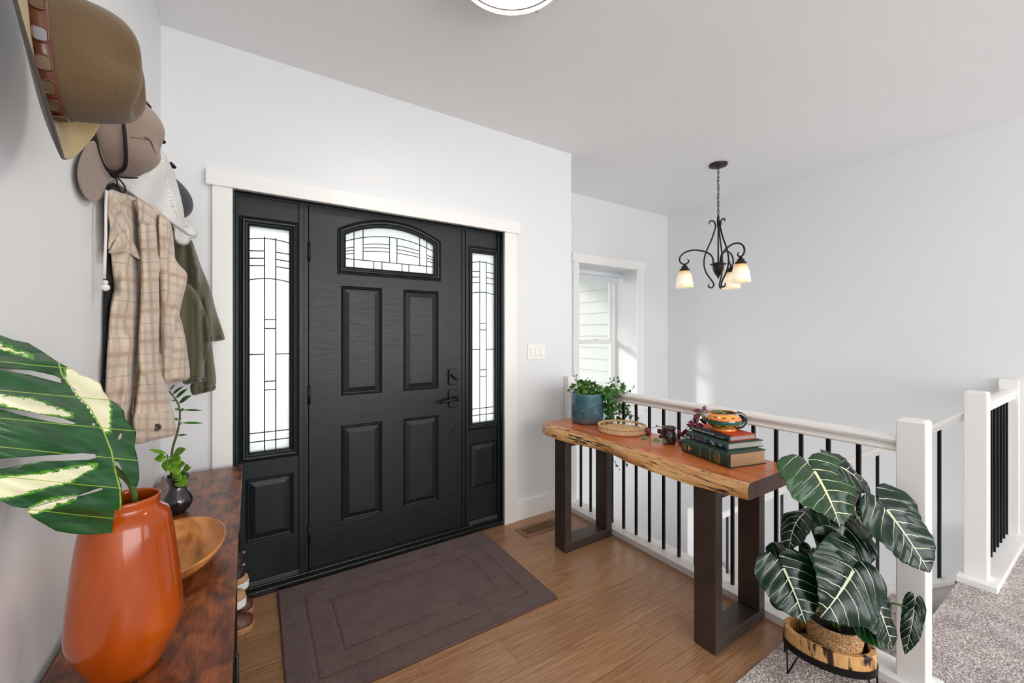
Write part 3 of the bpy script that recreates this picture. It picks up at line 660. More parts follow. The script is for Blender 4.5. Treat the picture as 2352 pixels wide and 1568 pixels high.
# ---------------------------------------------------------------- painted mug
def mugmat():
    k = N('painted_mug_glaze'); tc = k.n('ShaderNodeTexCoord'); sp = k.n('ShaderNodeSeparateXYZ'); k.l(tc.outputs['UV'], sp.inputs[0])
    u, v = sp.outputs[0], sp.outputs[1]
    wav = k.math('MULTIPLY', k.math('SINE', k.math('MULTIPLY', u, 56.5)), .055)
    n = k.noise(k.coord('Object'), 55, 4, .7)
    vv = k.math('ADD', v, k.math('MULTIPLY', k.math('SUBTRACT', n.outputs[0], .5), .06))
    base = k.ramp(vv, [(0, srgb('e8641a')), (.20, srgb('f08a24')), (.24, srgb('3a4a2c')), (.28, srgb('b8952c')), (.42, srgb('d6a833')), (.50, srgb('2f6a52')), (.60, srgb('235a4b')), (.63, srgb('1e1a16')), (.65, srgb('f07a1e')), (.80, srgb('f7a733')), (.92, srgb('ef8a22')), (.95, srgb('231b14')), (1, srgb('2a2417'))])
    line = k.math('LESS_THAN', k.math('ABSOLUTE', k.math('SUBTRACT', k.math('SUBTRACT', v, .40), wav)), .022)
    c1 = k.mix(line, base, srgb('2b1310'))
    # dark leaf dabs in two offset rows
    def dabs(vc, ph):
        fu = k.math('SUBTRACT', k.math('FRACT', k.math('ADD', k.math('MULTIPLY', u, 11), ph)), .5); dv = k.math('SUBTRACT', v, vc)
        s = k.math('ADD', k.math('MULTIPLY', k.math('ABSOLUTE', k.math('ADD', fu, k.math('MULTIPLY', dv, 3))), .10), k.math('ABSOLUTE', dv)); return k.math('LESS_THAN', s, .028)
    dd = k.math('MAXIMUM', dabs(.74, 0), dabs(.85, .5)); k.l(k.mix(dd, c1, srgb('3a2f14')), k.b.inputs['Base Color'])
    k.val('Roughness', .08); k.val('Coat Weight', 1); k.val('Coat Roughness', .03); return k.m
def lathe_uv(name, prof, c, mat, parent, n=48, solid=0, sx=1, sy=1, rot=0, label=None):
    vs = []; uv = []; fs = []; m = len(prof)
    for i, (r, z) in enumerate(prof):
        for k in range(n+1):
            a = 2*math.pi*k/n+rot; vs.append((c[0]+r*math.cos(a)*sx, c[1]+r*math.sin(a)*sy, c[2]+z)); uv.append((k/n, i/(m-1)))
    for i in range(m-1):
        for k in range(n): fs.append((i*(n+1)+k, i*(n+1)+k+1, (i+1)*(n+1)+k+1, (i+1)*(n+1)+k))
    me = mesh_uv(name, vs, fs, uv); return link(name, me, mat, parent, smooth=True, solid=solid, label=label)
mc = (1.935, 1.108, .8585); G = empty('painted_mug', mc, 'orange and green painted pottery mug holding a trailing purple plant on the books', 'mug')
mp = [(.038, 0), (.047, .002), (.048, .010), (.042, .016), (.047, .022), (.058, .032), (.066, .044), (.068, .054), (.066, .066), (.060, .078), (.053, .088), (.050, .093), (.051, .097)]
mp = [(a*1.14, b*.90) for a, b in mp]
lathe_uv('mug_body', mp, mc, mugmat(), G, solid=.004)
f = MB(); f.lathe([(0, .001), (.045, .001), (.04, .003), (0, .003)], mc, 24); f.build('mug_base', plain('orange_glaze', 'e8641a', .1, coat=1), G)
f = MB(); f.lathe([(.0, .074), (.058, .074), (.058, .068), (0, .068)], mc, 24); f.build('soil', plain('potting_soil', '1c130d', .95, bump=.6), G)
hd = Vector((CS, -SN, 0)); hc = Vector(mc)
pts = spl([hc+hd*.060+Vector((0, 0, .074)), hc+hd*.078+Vector((0, 0, .077)), hc+hd*.100+Vector((0, 0, .062)), hc+hd*.103+Vector((0, 0, .040)), hc+hd*.086+Vector((0, 0, .020)), hc+hd*.056+Vector((0, 0, .018))], 6)
f = MB(); f.tube(pts, .0085, 10, flat=1.5); f.build('handle', plain('dark_speckled_glaze', '16141f', .1, coat=1, var=.6, bscale=120), G, smooth=True)
# ---------------------------------------------------------------- small leaf helpers
def leaf_mesh(mb, base, tip, wid, nrm, curl=.15, fold=.25, n=4):
    """almond leaf with a folded midrib; mb gets quads"""
    b, t = Vector(base), Vector(tip); d = t-b; L = d.length; d.normalize(); nn = (Vector(nrm)-d*Vector(nrm).dot(d))
    nn = nn.normalized() if nn.length > 1e-6 else d.orthogonal().normalized(); s = d.cross(nn); W = [0.0, .55, .95, 1.0, .8, .45, 0.0]
    vs = []; m = len(W)
    for i, w_ in enumerate(W):
        q = i/(m-1); c = b+d*L*q-nn*curl*L*(q*q); ww = w_*wid/2
        for k in (-1, 0, 1): vs.append(c+s*ww*k+nn*abs(k)*ww*fold)
    mb.add(vs, [(i*3+k, i*3+k+1, (i+1)*3+k+1, (i+1)*3+k) for i in range(m-1) for k in (0, 1)])
def ivy_leaf(mb, c, d, nn, size):
    d = Vector(d).normalized(); nn = Vector(nn); nn = (nn-d*nn.dot(d)).normalized(); s = d.cross(nn)
    P = [(0, 0), (-.12, .22), (.05, .5), (.28, .30), (.45, .42), (.6, .25), (1.0, 0), (.6, -.25), (.45, -.42), (.28, -.30), (.05, -.5), (-.12, -.22)]
    vs = [Vector(c)+d*size*x+s*size*y+nn*size*(.18*abs(y)-.12*x*x) for x, y in P]; vs.append(Vector(c)+d*size*.35); n = len(P)
    mb.add(vs, [(i, (i+1) % n, n) for i in range(n)])
def leafmat(name, cols, rough=.4, scale=30, back=None, tl=.25):
    k = N(name); n = k.noise(k.coord('Object'), scale, 3, .6)
    c = k.ramp(n.outputs[0], [(.3+.4*i/(max(1, len(cols)-1)), srgb(x)) for i, x in enumerate(cols)])
    if back:
        g = k.n('ShaderNodeNewGeometry'); c = k.mix(g.outputs['Backfacing'], c, srgb(back))
    k.l(c, k.b.inputs['Base Color']); k.val('Roughness', rough); k.val('Specular IOR Level', .5)
    t = k.n('ShaderNodeBsdfTranslucent'); k.l(c, t.inputs[0]); mx = k.n('ShaderNodeMixShader'); mx.inputs[0].default_value = tl
    k.l(k.b, mx, 0, 1); k.l(t, mx, 0, 2); k.l(mx, k.out, 0, 0); return k.m
# ---------------------------------------------------------------- trailing purple plant
rp = random.Random(5)
TP = empty('trailing_plant', (1.90, 1.16, .94), 'trailing purple and green striped plant spilling from the mug down to the small jug', 'plant')
stm = MB(); pur = MB(); grn = MB()
def leafat(u, v, t, ang, L, Wd, mb, tilt=.4):
    p = at(u, v, t); a = math.radians(ang); r = Vector((CS, -SN, 0)); d = r*math.cos(a)+Vector((0, 0, math.sin(a))); nn = Vector((-SN, -CS, 0))+Vector((0, 0, tilt))+r*rp.uniform(-.4, .4)
    leaf_mesh(mb, p, p+d*L, Wd, nn, .12, .3)
vine = [(1640, 948, 2.00), (1618, 946, 2.0), (1606, 957, 2.02), (1604, 968, 2.08), (1592, 974, 2.13), (1580, 990, 2.15), (1572, 1003, 2.15), (1560, 1010, 2.16), (1545, 1000, 2.20)]
stm.tube(spl([at(*p) for p in vine], 5), .0018, 6)
stm.tube(spl([at(1598, 970, 2.10), at(1590, 970, 2.12), at(1580, 980, 2.14), at(1570, 990, 2.15)], 5), .0015, 6)
stm.tube(spl([at(1488, 985, 2.20), at(1500, 982, 2.2), at(1512, 979, 2.2), at(1524, 984, 2.2), at(1530, 990, 2.2)], 5), .0015, 6)
stm.tube(spl([at(1566, 1002, 2.10), at(1561, 994, 2.09), at(1565, 988, 2.08)], 5), .0014, 6)
for a in [(1612, 947, 2.0, 165, .046, .024), (1610, 950, 2.01, 215, .05, .022), (1614, 943, 2.0, 60, .03, .02), (1606, 962, 2.02, 330, .05, .026), (1603, 975, 2.02, 160, .034, .02), (1600, 974, 2.06, 195, .035, .024), (1600, 973, 2.03, 340, .04, .022),
          (1594, 968, 2.10, 190, .03, .018), (1588, 980, 2.13, 150, .03, .018), (1582, 988, 2.13, 200, .04, .022), (1577, 985, 2.13, 240, .04, .02), (1572, 1000, 2.13, 150, .03, .02), (1568, 1005, 2.13, 100, .03, .02), (1494, 985, 2.2, 200, .034, .03), (1492, 988, 2.2, 245, .046, .024),
          (1508, 980, 2.2, 90, .012, .01), (1510, 984, 2.2, 310, .040, .028), (1520, 1005, 2.2, 150, .02, .018), (1566, 1010, 2.14, 260, .035, .018), (1556, 1010, 2.18, 300, .03, .018), (1562, 998, 2.1, 110, .03, .018)]:
    leafat(*a, pur)
for a in [(1492, 1003, 2.185, 195, .045, .022), (1516, 1012, 2.16, 178, .042, .030), (1518, 1010, 2.15, 340, .048, .024), (1488, 1005, 2.18, 175, .034, .02), (1612, 948, 2.0, 290, .05, .018), (1622, 945, 1.99, 190, .03, .014), (1600, 968, 2.02, 60, .022, .012), (1568, 1003, 2.08, 350, .03, .014),
          (1640, 946, 1.98, 10, .05, .016), (1655, 947, 1.96, 350, .04, .014), (1668, 950, 1.95, 340, .045, .014)]:
    leafat(*a, grn, 1.2)
stm.build('stems', plain('vine_stem', '7a4a35', .5), TP, smooth=True)
pur.build('purple_leaves', leafmat('purple_leaf', ('4d1228', '7a1c3e', '93375a'), .35, 40), TP, solid=.0006, smooth=True, kind='stuff'); grn.build('green_leaves', leafmat('striped_leaf', ('3f5a2c', '87a070', '5a6a38'), .35, 120, back='6b2a48'), TP, solid=.0006, smooth=True, kind='stuff')
# ---------------------------------------------------------------- small glazed jug
jc = (1.888, 1.372, TZ); J = empty('glazed_jug', jc, 'small dark brown glazed jug standing behind the trailing leaves', 'jug')
kj = N('brown_black_glaze'); nj = kj.noise(kj.coord('Object', (60, 60, 14)), 3, 5, .7, .5); kj.l(kj.ramp(nj.outputs[0], [(.42, srgb('120f12')), (.55, srgb('2e2019')), (.68, srgb('8a5530'))]), kj.b.inputs['Base Color']); kj.val('Roughness', .12); kj.val('Coat Weight', .8); kj.val('Coat Roughness', .04)
jp = [(.0, .001), (.026, .001), (.030, .004), (.034, .012), (.037, .026), (.037, .042), (.034, .055), (.029, .064), (.0275, .070), (.031, .080), (.035, .088), (.033, .088), (.027, .078), (.025, .068), (.0, .060)]
f = MB(); n = 36; vs = []
for r, z in jp:
    for k in range(n):
        a = 2*math.pi*k/n; rr = r
        if z > .062 and r > .02: rr = r*(1+.30*max(0, math.cos(a-2.6))**6*(z-.06)/.03)
        vs.append((jc[0]+rr*math.cos(a), jc[1]+rr*math.sin(a), jc[2]+z))
f.add(vs, [(i*n+k, i*n+(k+1) % n, (i+1)*n+(k+1) % n, (i+1)*n+k) for i in range(len(jp)-1) for k in range(n)]); f.build('jug_body', kj.m, J, smooth=True, merge=True)
h0 = Vector(jc); dl = -hd
f = MB(); f.tube(spl([h0+dl*.028+Vector((0, 0, .076)), h0+dl*.043+Vector((0, 0, .068)), h0+dl*.047+Vector((0, 0, .05)), h0+dl*.036+Vector((0, 0, .03))], 6), .004, 8); f.build('handle', kj.m, J, smooth=True)
# ---------------------------------------------------------------- woven tray
bc = (1.885, 1.700, TZ); BK = empty('rattan_tray', bc, 'round pale rattan tray with an open woven rim on the console table', 'tray')
rat = plain('rattan', 'd9b385', .55, var=.15, bscale=90); R_ = .136
f = MB(); f.lathe([(0, .003), (R_-.012, .003), (R_-.010, .006), (R_-.012, .008), (0, .008)], bc, 56); f.build('tray_base', plain('pale_plywood', 'dfb88c', .5, var=.08, bscale=14), BK)
def circ(r, z, n=72): return [(bc[0]+r*math.cos(2*math.pi*k/n), bc[1]+r*math.sin(2*math.pi*k/n), bc[2]+z) for k in range(n)]
f = MB(); f.tube(circ(R_, .036), .0052, 8, True)
W_ = 110   # wrapped cane round the top hoop
for k in range(W_):
    a = 2*math.pi*k/W_; c0 = Vector((bc[0]+R_*math.cos(a), bc[1]+R_*math.sin(a), bc[2]+.036)); o_ = Vector((math.cos(a), math.sin(a), 0)); t_ = Vector((-math.sin(a), math.cos(a), 0))
    f.tube([c0+(o_*math.cos(b)+Vector((0, 0, 1))*math.sin(b))*.0058+t_*.0014*math.sin(b) for b in [2*math.pi*j/8 for j in range(8)]], .0016, 4, True)
f.build('wrapped_rim', rat, BK, smooth=True)
f = MB(); f.tube(circ(R_-.002, .006), .0038, 8, True); f.tube(circ(R_+.001, .011), .0018, 6, True); f.build('lower_hoop', rat, BK, smooth=True)
f = MB(); nl = 34
for k in range(nl):
    for s_ in (-1, 1):
        pts = []
        for q in range(6):
            qq = q/5; a = 2*math.pi*(k+s_*qq*.95)/nl; r = R_+.002*math.sin(math.pi*qq)*s_; pts.append((bc[0]+r*math.cos(a), bc[1]+r*math.sin(a), bc[2]+.006+.028*qq))
        f.tube(pts, .0013, 5)
f.build('woven_lattice', rat, BK, smooth=True)
# ---------------------------------------------------------------- blue pot and ivy
pc = (1.891, 2.002, TZ); PT = empty('plant_pot', pc, 'blue glazed cylinder pot with raised arch pattern holding ivy', 'pot')
def potmat():
    k = N('blue_reactive_glaze'); tc = k.n('ShaderNodeTexCoord'); sp = k.n('ShaderNodeSeparateXYZ'); k.l(tc.outputs['Object'], sp.inputs[0]); n = k.noise(k.coord('Object'), 30, 5, .6)
    z = k.math('ADD', sp.outputs[2], k.math('MULTIPLY', k.math('SUBTRACT', n.outputs[0], .5), .012))
    c = k.ramp(k.math('MULTIPLY', k.math('SUBTRACT', z, TZ), 5), [(0, srgb('4a4a45')), (.14, srgb('55565a')), (.19, srgb('3d5e6a')), (.8, srgb('3a6471')), (1, srgb('4d7480'))])
    k.l(c, k.b.inputs['Base Color']); k.val('Roughness', .28); k.val('Coat Weight', .3); k.val('Coat Roughness', .15); return k.m
NA, NZ = 240, 90; vs = []; RP_ = .104; HP = .192
def archrelief(a, z):     # arches repeat round the pot
    per = 2*math.pi/4; x = ((a+.757) % per)-per/2; x *= RP_; top = .140
    r = math.hypot(x, max(0, z-(top-.075))) if z > top-.075 else abs(x)
    q = r/.0136
    if z < .034 or r > .076: return 0
    fr = q-math.floor(q); return -.0034*(1 if fr > .66 else 0)+.0016*math.sin(fr*math.pi)
for j in range(NZ+1):
    z = HP*j/NZ
    for i in range(NA):
        a = 2*math.pi*i/NA; r = RP_-.004*max(0, 1-z/.012)**2+archrelief(a, z); vs.append((pc[0]+r*math.cos(a), pc[1]+r*math.sin(a), pc[2]+z+.0015))
fs = [(j*NA+i, j*NA+(i+1) % NA, (j+1)*NA+(i+1) % NA, (j+1)*NA+i) for j in range(NZ) for i in range(NA)]
b0 = len(vs)
for r, z in ((RP_-.003, HP+.002), (RP_-.006, HP), (RP_-.007, HP-.03), (RP_-.007, .02), ):
    for i in range(NA): a = 2*math.pi*i/NA; vs.append((pc[0]+r*math.cos(a), pc[1]+r*math.sin(a), pc[2]+z+.0015))
for j in range(4):
    for i in range(NA): p = (NZ+j)*NA; fs.append((p+i, p+(i+1) % NA, p+NA+(i+1) % NA, p+NA+i))
fs.append(tuple(range(NA))); fs.append(tuple((NZ+4)*NA+i for i in range(NA)))
f = MB(); f.add(vs, fs); f.build('pot_body', potmat(), PT, smooth=True)
f = MB(); f.lathe([(0, HP-.03), (RP_-.009, HP-.03), (RP_-.009, HP-.04), (0, HP-.04)], pc, 40); f.build('soil', plain('dark_soil', '17110c', .95, bump=.8), PT)
IV = empty('ivy', (pc[0], pc[1], pc[2]+HP-.03), 'green ivy growing from the blue pot and trailing over the railing', 'plant')
ri = random.Random(11); lv = MB(); lv2 = MB(); st = MB()
top = Vector((pc[0], pc[1], pc[2]+HP-.03))
def runner(pts, nleaf, size, mb, jitter=.022):
    S_ = spl([Vector(p) for p in pts], 8); st.tube(S_, .0014, 5)
    for _ in range(nleaf):
        p = S_[ri.randrange(max(1, len(S_)//8), len(S_))]+Vector((ri.gauss(0, jitter), ri.gauss(0, jitter), ri.gauss(0, jitter*.8)))
        d = Vector((ri.uniform(-1, 1), ri.uniform(-1, 1), ri.uniform(-.9, .5))); nn = Vector((ri.uniform(-1, .4), ri.uniform(-1.2, .2), ri.uniform(.1, 1.1)))
        ivy_leaf(mb, p, d, nn, size*ri.uniform(.6, 1.15))
R3v = Vector((CS, -SN, 0))
for k in range(9):      # upright mound over the pot
    x = -.085+.20*k/8; r0 = top+R3v*ri.uniform(-.06, .07)+Vector((0, 0, 0))
    e = top+R3v*(x)+Vector((0, ri.uniform(-.03, .03), ri.uniform(.085, .125) if k < 7 else .05)); e.z -= .03*abs(k-2)/4
    runner([r0, r0.lerp(e, .5)+Vector((0, 0, .02)), e], 17, .036, lv)
runner([top+R3v*-.03, top+R3v*-.06+Vector((0, 0, .08)), top+R3v*-.075+Vector((0, 0, .142)), top+R3v*-.055+Vector((0, 0, .150))], 5, .018, lv, .006)
for (a, b, c_, nn_) in ((.12, .17, .10, 40), (.14, .20, .12, 34)):
    runner([top+R3v*.04, top+R3v*a+Vector((0, 0, .045)), top+R3v*(b)+Vector((0, 0, .03)), top+R3v*(b+.06)+Vector((0, 0, c_-.06))], nn_, .03, lv)
runner([at(1390, 880, 2.72), at(1404, 876, 2.74), at(1412, 866, 2.75)], 9, .02, lv2, .010)
runner([at(1396, 888, 2.75), at(1418, 884, 2.78), at(1436, 888, 2.8)], 12, .026, lv2, .014)
runner([at(1440, 899, 2.86), at(1452, 894, 2.88), at(1458, 886, 2.88)], 5, .02, lv2, .007)
# cascade hanging over the back of the table and rail
for u0, u1, v1, t0, n_, s_ in ((1394, 1398, 950, 2.66, 44, .040), (1400, 1412, 962, 2.72, 50, .038), (1410, 1425, 955, 2.86, 40, .030), (1420, 1450, 965, 2.92, 44, .030), (1430, 1448, 935, 2.95, 14, .022)):
    runner([at(u0-4, 902, t0), at(u0+4, 915, t0), at((u0+u1)/2, 935, t0), at(u1, v1, t0)], n_, s_, lv if t0 < 2.8 else lv2, .020)
runner([at(1412, 960, 2.9), at(1410, 1000, 2.92), at(1408, 1050, 2.92), at(1420, 1072, 2.92)], 8, .02, lv2, .008)
runner([at(1425, 1040, 2.92), at(1440, 1066, 2.92)], 3, .03, lv2, .004)
st.build('stems', plain('ivy_stem', '6f5a3a', .6), IV, smooth=True)
lv.build('foliage', leafmat('ivy_leaf', ('1f4a14', '3f7a26', '7fa84a'), .35, 45), IV, solid=.0005, kind='stuff'); lv2.build('trailing_foliage', leafmat('ivy_leaf_back', ('234f18', '3a7a22', '6ca03c'), .38, 40, tl=.4), IV, solid=.0005, kind='stuff')
GJ = empty('glass_jar', (1.935, 1.87, TZ), 'small clear teal glass jar between the blue pot and the ivy', 'jar')
f = MB(); f.lathe([(0, .002), (.026, .002), (.029, .01), (.030, .09), (.022, .12), (.018, .135), (.023, .142), (.021, .142), (.016, .134), (.02, .12), (.028, .09), (.027, .012), (0, .008)], (1.985, 1.90, TZ), 30); f.build('jar_body', M['jar'], GJ, smooth=True)
GJ.location = (1.985, 1.90, TZ); bpy.context.view_layer.update()
for ch in GJ.children: ch.matrix_parent_inverse = GJ.matrix_world.inverted()
# ---------------------------------------------------------------- chandelier
CHX, CHY = 3.27, 1.915
CH = empty('chandelier', (CHX, CHY, CEIL), 'dark bronze scroll chandelier with three amber glass shades on a chain over the stairs', 'lamp')
Z0 = lambda y: CEIL-.005-(y-150)/1214
f = MB(); f.lathe([(.069, 0), (.070, -.008), (.066, -.016), (.05, -.020), (.014, -.024), (.010, -.034), (0, -.036)], (CHX, CHY, CEIL), 40); f.build('canopy', M['bronze'], CH, auto=True)
f = MB(); zc_ = CEIL-.036; zend = Z0(650); nlk = 11; pitch = (zc_-zend)/nlk
for k in range(nlk):
    zz = zc_-pitch*(k+.5); hl = pitch*.5+.006; a = 0 if k % 2 else math.pi/2
    pts = []
    for j in range(14):
        q = 2*math.pi*j/14; pts.append((CHX+math.cos(a)*.0085*math.cos(q), CHY+math.sin(a)*.0085*math.cos(q), zz+hl*math.sin(q)))
    f.tube(pts, .0020, 6, True)
f.tube(spl([(CHX+.006*math.sin(k*1.3), CHY+.004*math.cos(k*1.7), zc_-(zc_-zend)*k/12) for k in range(13)], 4), .0014, 5)
f.build('chain', M['bronze'], CH, smooth=True)
f = MB(); f.lathe([(0, Z0(640)), (.005, Z0(650)), (.008, Z0(672)), (.011, Z0(685)), (.008, Z0(695)), (.012, Z0(705)), (.009, Z0(760)), (.006, Z0(790)), (.006, Z0(1130)), (0, Z0(1132))], (CHX, CHY, 0), 20); f.build('stem', M['bronze'], CH, smooth=True)
f = MB(); f.lathe([(0, Z0(1124)), (.030, Z0(1128)), (.062, Z0(1142)), (.063, Z0(1150)), (.045, Z0(1154)), (.043, Z0(1175)), (.040, Z0(1205)), (.026, Z0(1245)), (.008, Z0(1270)), (.006, Z0(1278)), (.0085, Z0(1284)), (0, Z0(1292))], (CHX, CHY, 0), 32); f.build('cup', M['bronze'], CH, auto=True)
armp = [(.035, 1135), (.045, 1070), (.075, 1028), (.120, 1003), (.185, 988), (.247, 1003), (.286, 1040), (.296, 1082), (.284, 1112), (.258, 1128), (.232, 1116), (.223, 1095), (.236, 1082)]
scp = [(.066, 742), (.070, 722), (.056, 708), (.036, 712), (.024, 735), (.020, 765), (.030, 815), (.052, 900), (.082, 985), (.104, 1070), (.108, 1150), (.092, 1225), (.062, 1285), (.038, 1330), (.036, 1362), (.052, 1380), (.070, 1372), (.075, 1352), (.068, 1342)]
ks = N('amber_glass_shade'); tcz = ks.n('ShaderNodeTexCoord'); spz = ks.n('ShaderNodeSeparateXYZ'); ks.l(tcz.outputs['Object'], spz.inputs[0])
fz = ks.math('MULTIPLY', ks.math('SUBTRACT', spz.outputs[2], Z0(1368)), 1/(Z0(1190)-Z0(1368)))
cz = ks.ramp(fz, [(0, srgb('f6efdc')), (.06, srgb('efd7a6')), (.2, srgb('fbf0dc')), (.7, srgb('f6e2c2')), (1, srgb('d9a254'))])
ks.l(cz, ks.b.inputs['Base Color']); ks.val('Roughness', .35); ks.l(cz, ks.b.inputs['Emission Color']); ks.val('Emission Strength', .35)
for j, th in enumerate((160, -80, 40)):
    th = math.radians(th)-YAW; dx, dy = math.cos(th), math.sin(th)
    P3 = lambda r, z: (CHX+dx*r, CHY+dy*r, Z0(z))
    n0 = 6
    f = MB(); S_ = spl([P3(r, z) for r, z in armp], n0); R_a = [.0065]*(len(S_)-14)+[.0065-.003*q/13 for q in range(14)]; f.tube(S_, R_a, 10); f.build('arm', M['bronze'], CH, smooth=True)
    th2 = th+math.radians(6); dx2, dy2 = math.cos(th2), math.sin(th2)
    f = MB(); S_ = spl([(CHX+dx2*r, CHY+dy2*r, Z0(z)) for r, z in scp], 5); f.tube(S_, [.0035 if (q < 6 or q > len(S_)-7) else .0062 for q in range(len(S_))], 10); f.build('scroll', M['bronze'], CH, smooth=True)
    c = (CHX+dx*.256, CHY+dy*.256, 0)
    f = MB(); f.lathe([(0, Z0(1130)), (.012, Z0(1134)), (.013, Z0(1142)), (.024, Z0(1152)), (.028, Z0(1168)), (.028, Z0(1174)), (.041, Z0(1180)), (.042, Z0(1188)), (.030, Z0(1196)), (.0, Z0(1197))], c, 28); f.build('shade_holder', M['bronze'], CH, auto=True)
    f = MB(); f.lathe([(.028, Z0(1192)), (.040, Z0(1203)), (.052, Z0(1232)), (.061, Z0(1275)), (.066, Z0(1320)), (.070, Z0(1366)), (.068, Z0(1368)), (.063, Z0(1320)), (.058, Z0(1275)), (.049, Z0(1234)), (.037, Z0(1206)), (.028, Z0(1196))], c, 40); f.build('glass_shade', ks.m, CH, smooth=True)
    f = MB(); f.lathe([(0, Z0(1195)), (.013, Z0(1200)), (.014, Z0(1225)), (.028, Z0(1260)), (.030, Z0(1285)), (.018, Z0(1312)), (0, Z0(1318))], c, 20)
    kb = N('bulb'); kb.val('Emission Color', (1, .86, .66, 1)); kb.val('Emission Strength', 9); f.build('bulb', kb.m, CH, smooth=True)
# ---------------------------------------------------------------- door mat
RG = empty('door_mat', (.71, 2.0, 0), 'brown rectangular door mat with two stitched border lines on the hardwood floor', 'rug')
def rug_z(x, y):
    z = .011+.0014*noise.noise((x*3, y*3, 0))
    for e in (.105, .215):
        dd = min(abs(x-(.125+e)), abs(x-(1.300-e)), ) if (1.6+e-.004) < y < (2.405-e+.004) else 9
        d2 = min(abs(y-(1.6+e)), abs(y-(2.405-e))) if (.125+e-.004) < x < (1.300-e+.004) else 9
        z -= .0045*math.exp(-(min(dd, d2)/.004)**2)
    return z
f = MB(); nx, nyy = 290, 200; vs = []
for j in range(nyy+1):
    for i in range(nx+1):
        x = .125+1.175*i/nx; y = 1.6+.805*j/nyy; sk = .03*(y-2.0)/.8*0; vs.append((x+(1.6-y)*-.02, y, rug_z(x, y)))
f.add(vs, [(j*(nx+1)+i, j*(nx+1)+i+1, (j+1)*(nx+1)+i+1, (j+1)*(nx+1)+i) for j in range(nyy) for i in range(nx)])
f.build('pile', M['rug'], RG, smooth=True)
f = MB()
def rb(x, y): return (x+(1.6-y)*-.02, y, .0062)
f.tube([rb(.123, 1.598), rb(1.302, 1.598), rb(1.302, 2.407), rb(.123, 2.407)], .006, 8, True)
f.build('edge_binding', M['rugdark'], RG, smooth=True)
f = MB(); f.box(.13, 1.295, 1.605, 2.40, .0005, .008); f.build('backing', M['rugdark'], RG)
# ---------------------------------------------------------------- plant stand, basket and large-leaved plant
PS = empty('plant_stand', (1.872, .66, .006), 'oval wooden ring plant stand on black hairpin legs holding the basket', 'stand')
scn, axd = Vector((1.872, .66, 0)), Vector((.42, -.907, 0)).normalized(); ayd = Vector((-axd.y, axd.x, 0)); EA, EB = .142, .098
def ov(a, r=0, z=0): return scn+axd*(EA+r)*math.cos(a)+ayd*(EB+r)*math.sin(a)+Vector((0, 0, z))
kw = N('scorched_pine'); n1 = kw.noise(kw.coord('Object', (7, 7, 2)), 4, 3, .5); n2 = kw.noise(kw.coord('Object', (60, 60, 5)), 3, 4, .6)
cc = kw.ramp(n2.outputs[0], [(.3, srgb('c48a4c')), (.7, srgb('e3b67a'))]); bb = kw.ramp(n1.outputs[0], [(.53, (0, 0, 0)), (.60, (1, 1, 1))])
kw.l(kw.mix(bb, cc, srgb('2c160c')), kw.b.inputs['Base Color']); kw.val('Roughness', .5)
f = MB(); n = 64; zb, zt, th_ = .098, .168, .018; vs = []
for r, z in ((0, zb), (0, zt-.003), (-.003, zt), (-th_, zt), (-th_-.001, zt-.002), (-th_, zb)):
    vs += [ov(2*math.pi*k/n, r, z) for k in range(n)]
f.add(vs, [(i*n+k, i*n+(k+1) % n, ((i+1) % 6)*n+(k+1) % n, ((i+1) % 6)*n+k) for i in range(6) for k in range(n)]); f.build('wooden_ring', kw.m, PS, auto=True)
f = MB(); vs = [ov(2*math.pi*k/n, -th_-.0005, z) for z in (.100, .108) for k in range(n)]; f.add(vs, [tuple(range(n)), tuple(range(2*n-1, n-1, -1))]+[(k, (k+1) % n, n+(k+1) % n, n+k) for k in range(n)]); f.build('tray_floor', plain('pine_board', 'b98a55', .6), PS)
f = MB(); vs = []
for r, z in ((.0008, .094), (.0035, .094), (.0035, .120), (.0008, .120)): vs += [ov(2*math.pi*k/n, r, z) for k in range(n)]
f.add(vs, [(i*n+k, i*n+(k+1) % n, ((i+1) % 4)*n+(k+1) % n, ((i+1) % 4)*n+k) for i in range(4) for k in range(n)]); f.build('metal_band', M['black'], PS)
for a in (math.radians(150), math.radians(215), math.radians(330), math.radians(35)):
    f = MB(); p1, p2 = ov(a-.22, .001, .098), ov(a+.22, .001, .098); ft = ov(a, .018, .010)
    f.tube([p1, ft+(p1-ft)*.07, ft+(p1-ft)*.02-Vector((0, 0, .001)), ft+(p2-ft)*.02-Vector((0, 0, .001)), ft+(p2-ft)*.07, p2], .0032, 8); f.build('hairpin_leg', M['black'], PS, smooth=True)
BS = empty('seagrass_basket', (1.885, .645, .108), 'woven seagrass basket pot inside the wooden plant stand', 'basket')
kg = N('seagrass_weave'); tcu = kg.n('ShaderNodeTexCoord'); mp_ = kg.n('ShaderNodeMapping'); mp_.inputs['Scale'].default_value = (58, 15, 1); kg.l(tcu.outputs['UV'], mp_.inputs[0])
ng = kg.noise(mp_.outputs[0], 1.3, 3, .7, .4); kg.l(kg.ramp(ng.outputs[0], [(.3, srgb('6e4726')), (.45, srgb('ab7c4b')), (.62, srgb('d8b58a')), (.8, srgb('e9cfab'))]), kg.b.inputs['Base Color']); kg.val('Roughness', .8); kg.bump(ng.outputs[0], 1, .006)
bpf = []
for q in range(57):
    t = q/56; bpf.append((.070+.017*t+.0022*math.sin(q*math.pi/2)+(.002*math.sin(t*3)), .002+.122*t))
lathe_uv('woven_body', bpf, (1.885, .645, .108), kg.m, BS, 64, solid=.005)
f = MB(); f.lathe([(0, .100), (.078, .100), (.076, .09), (0, .09)], (1.885, .645, .108), 36); f.build('soil', plain('dark_compost', '0d0a08', .95, bump=.8), BS)
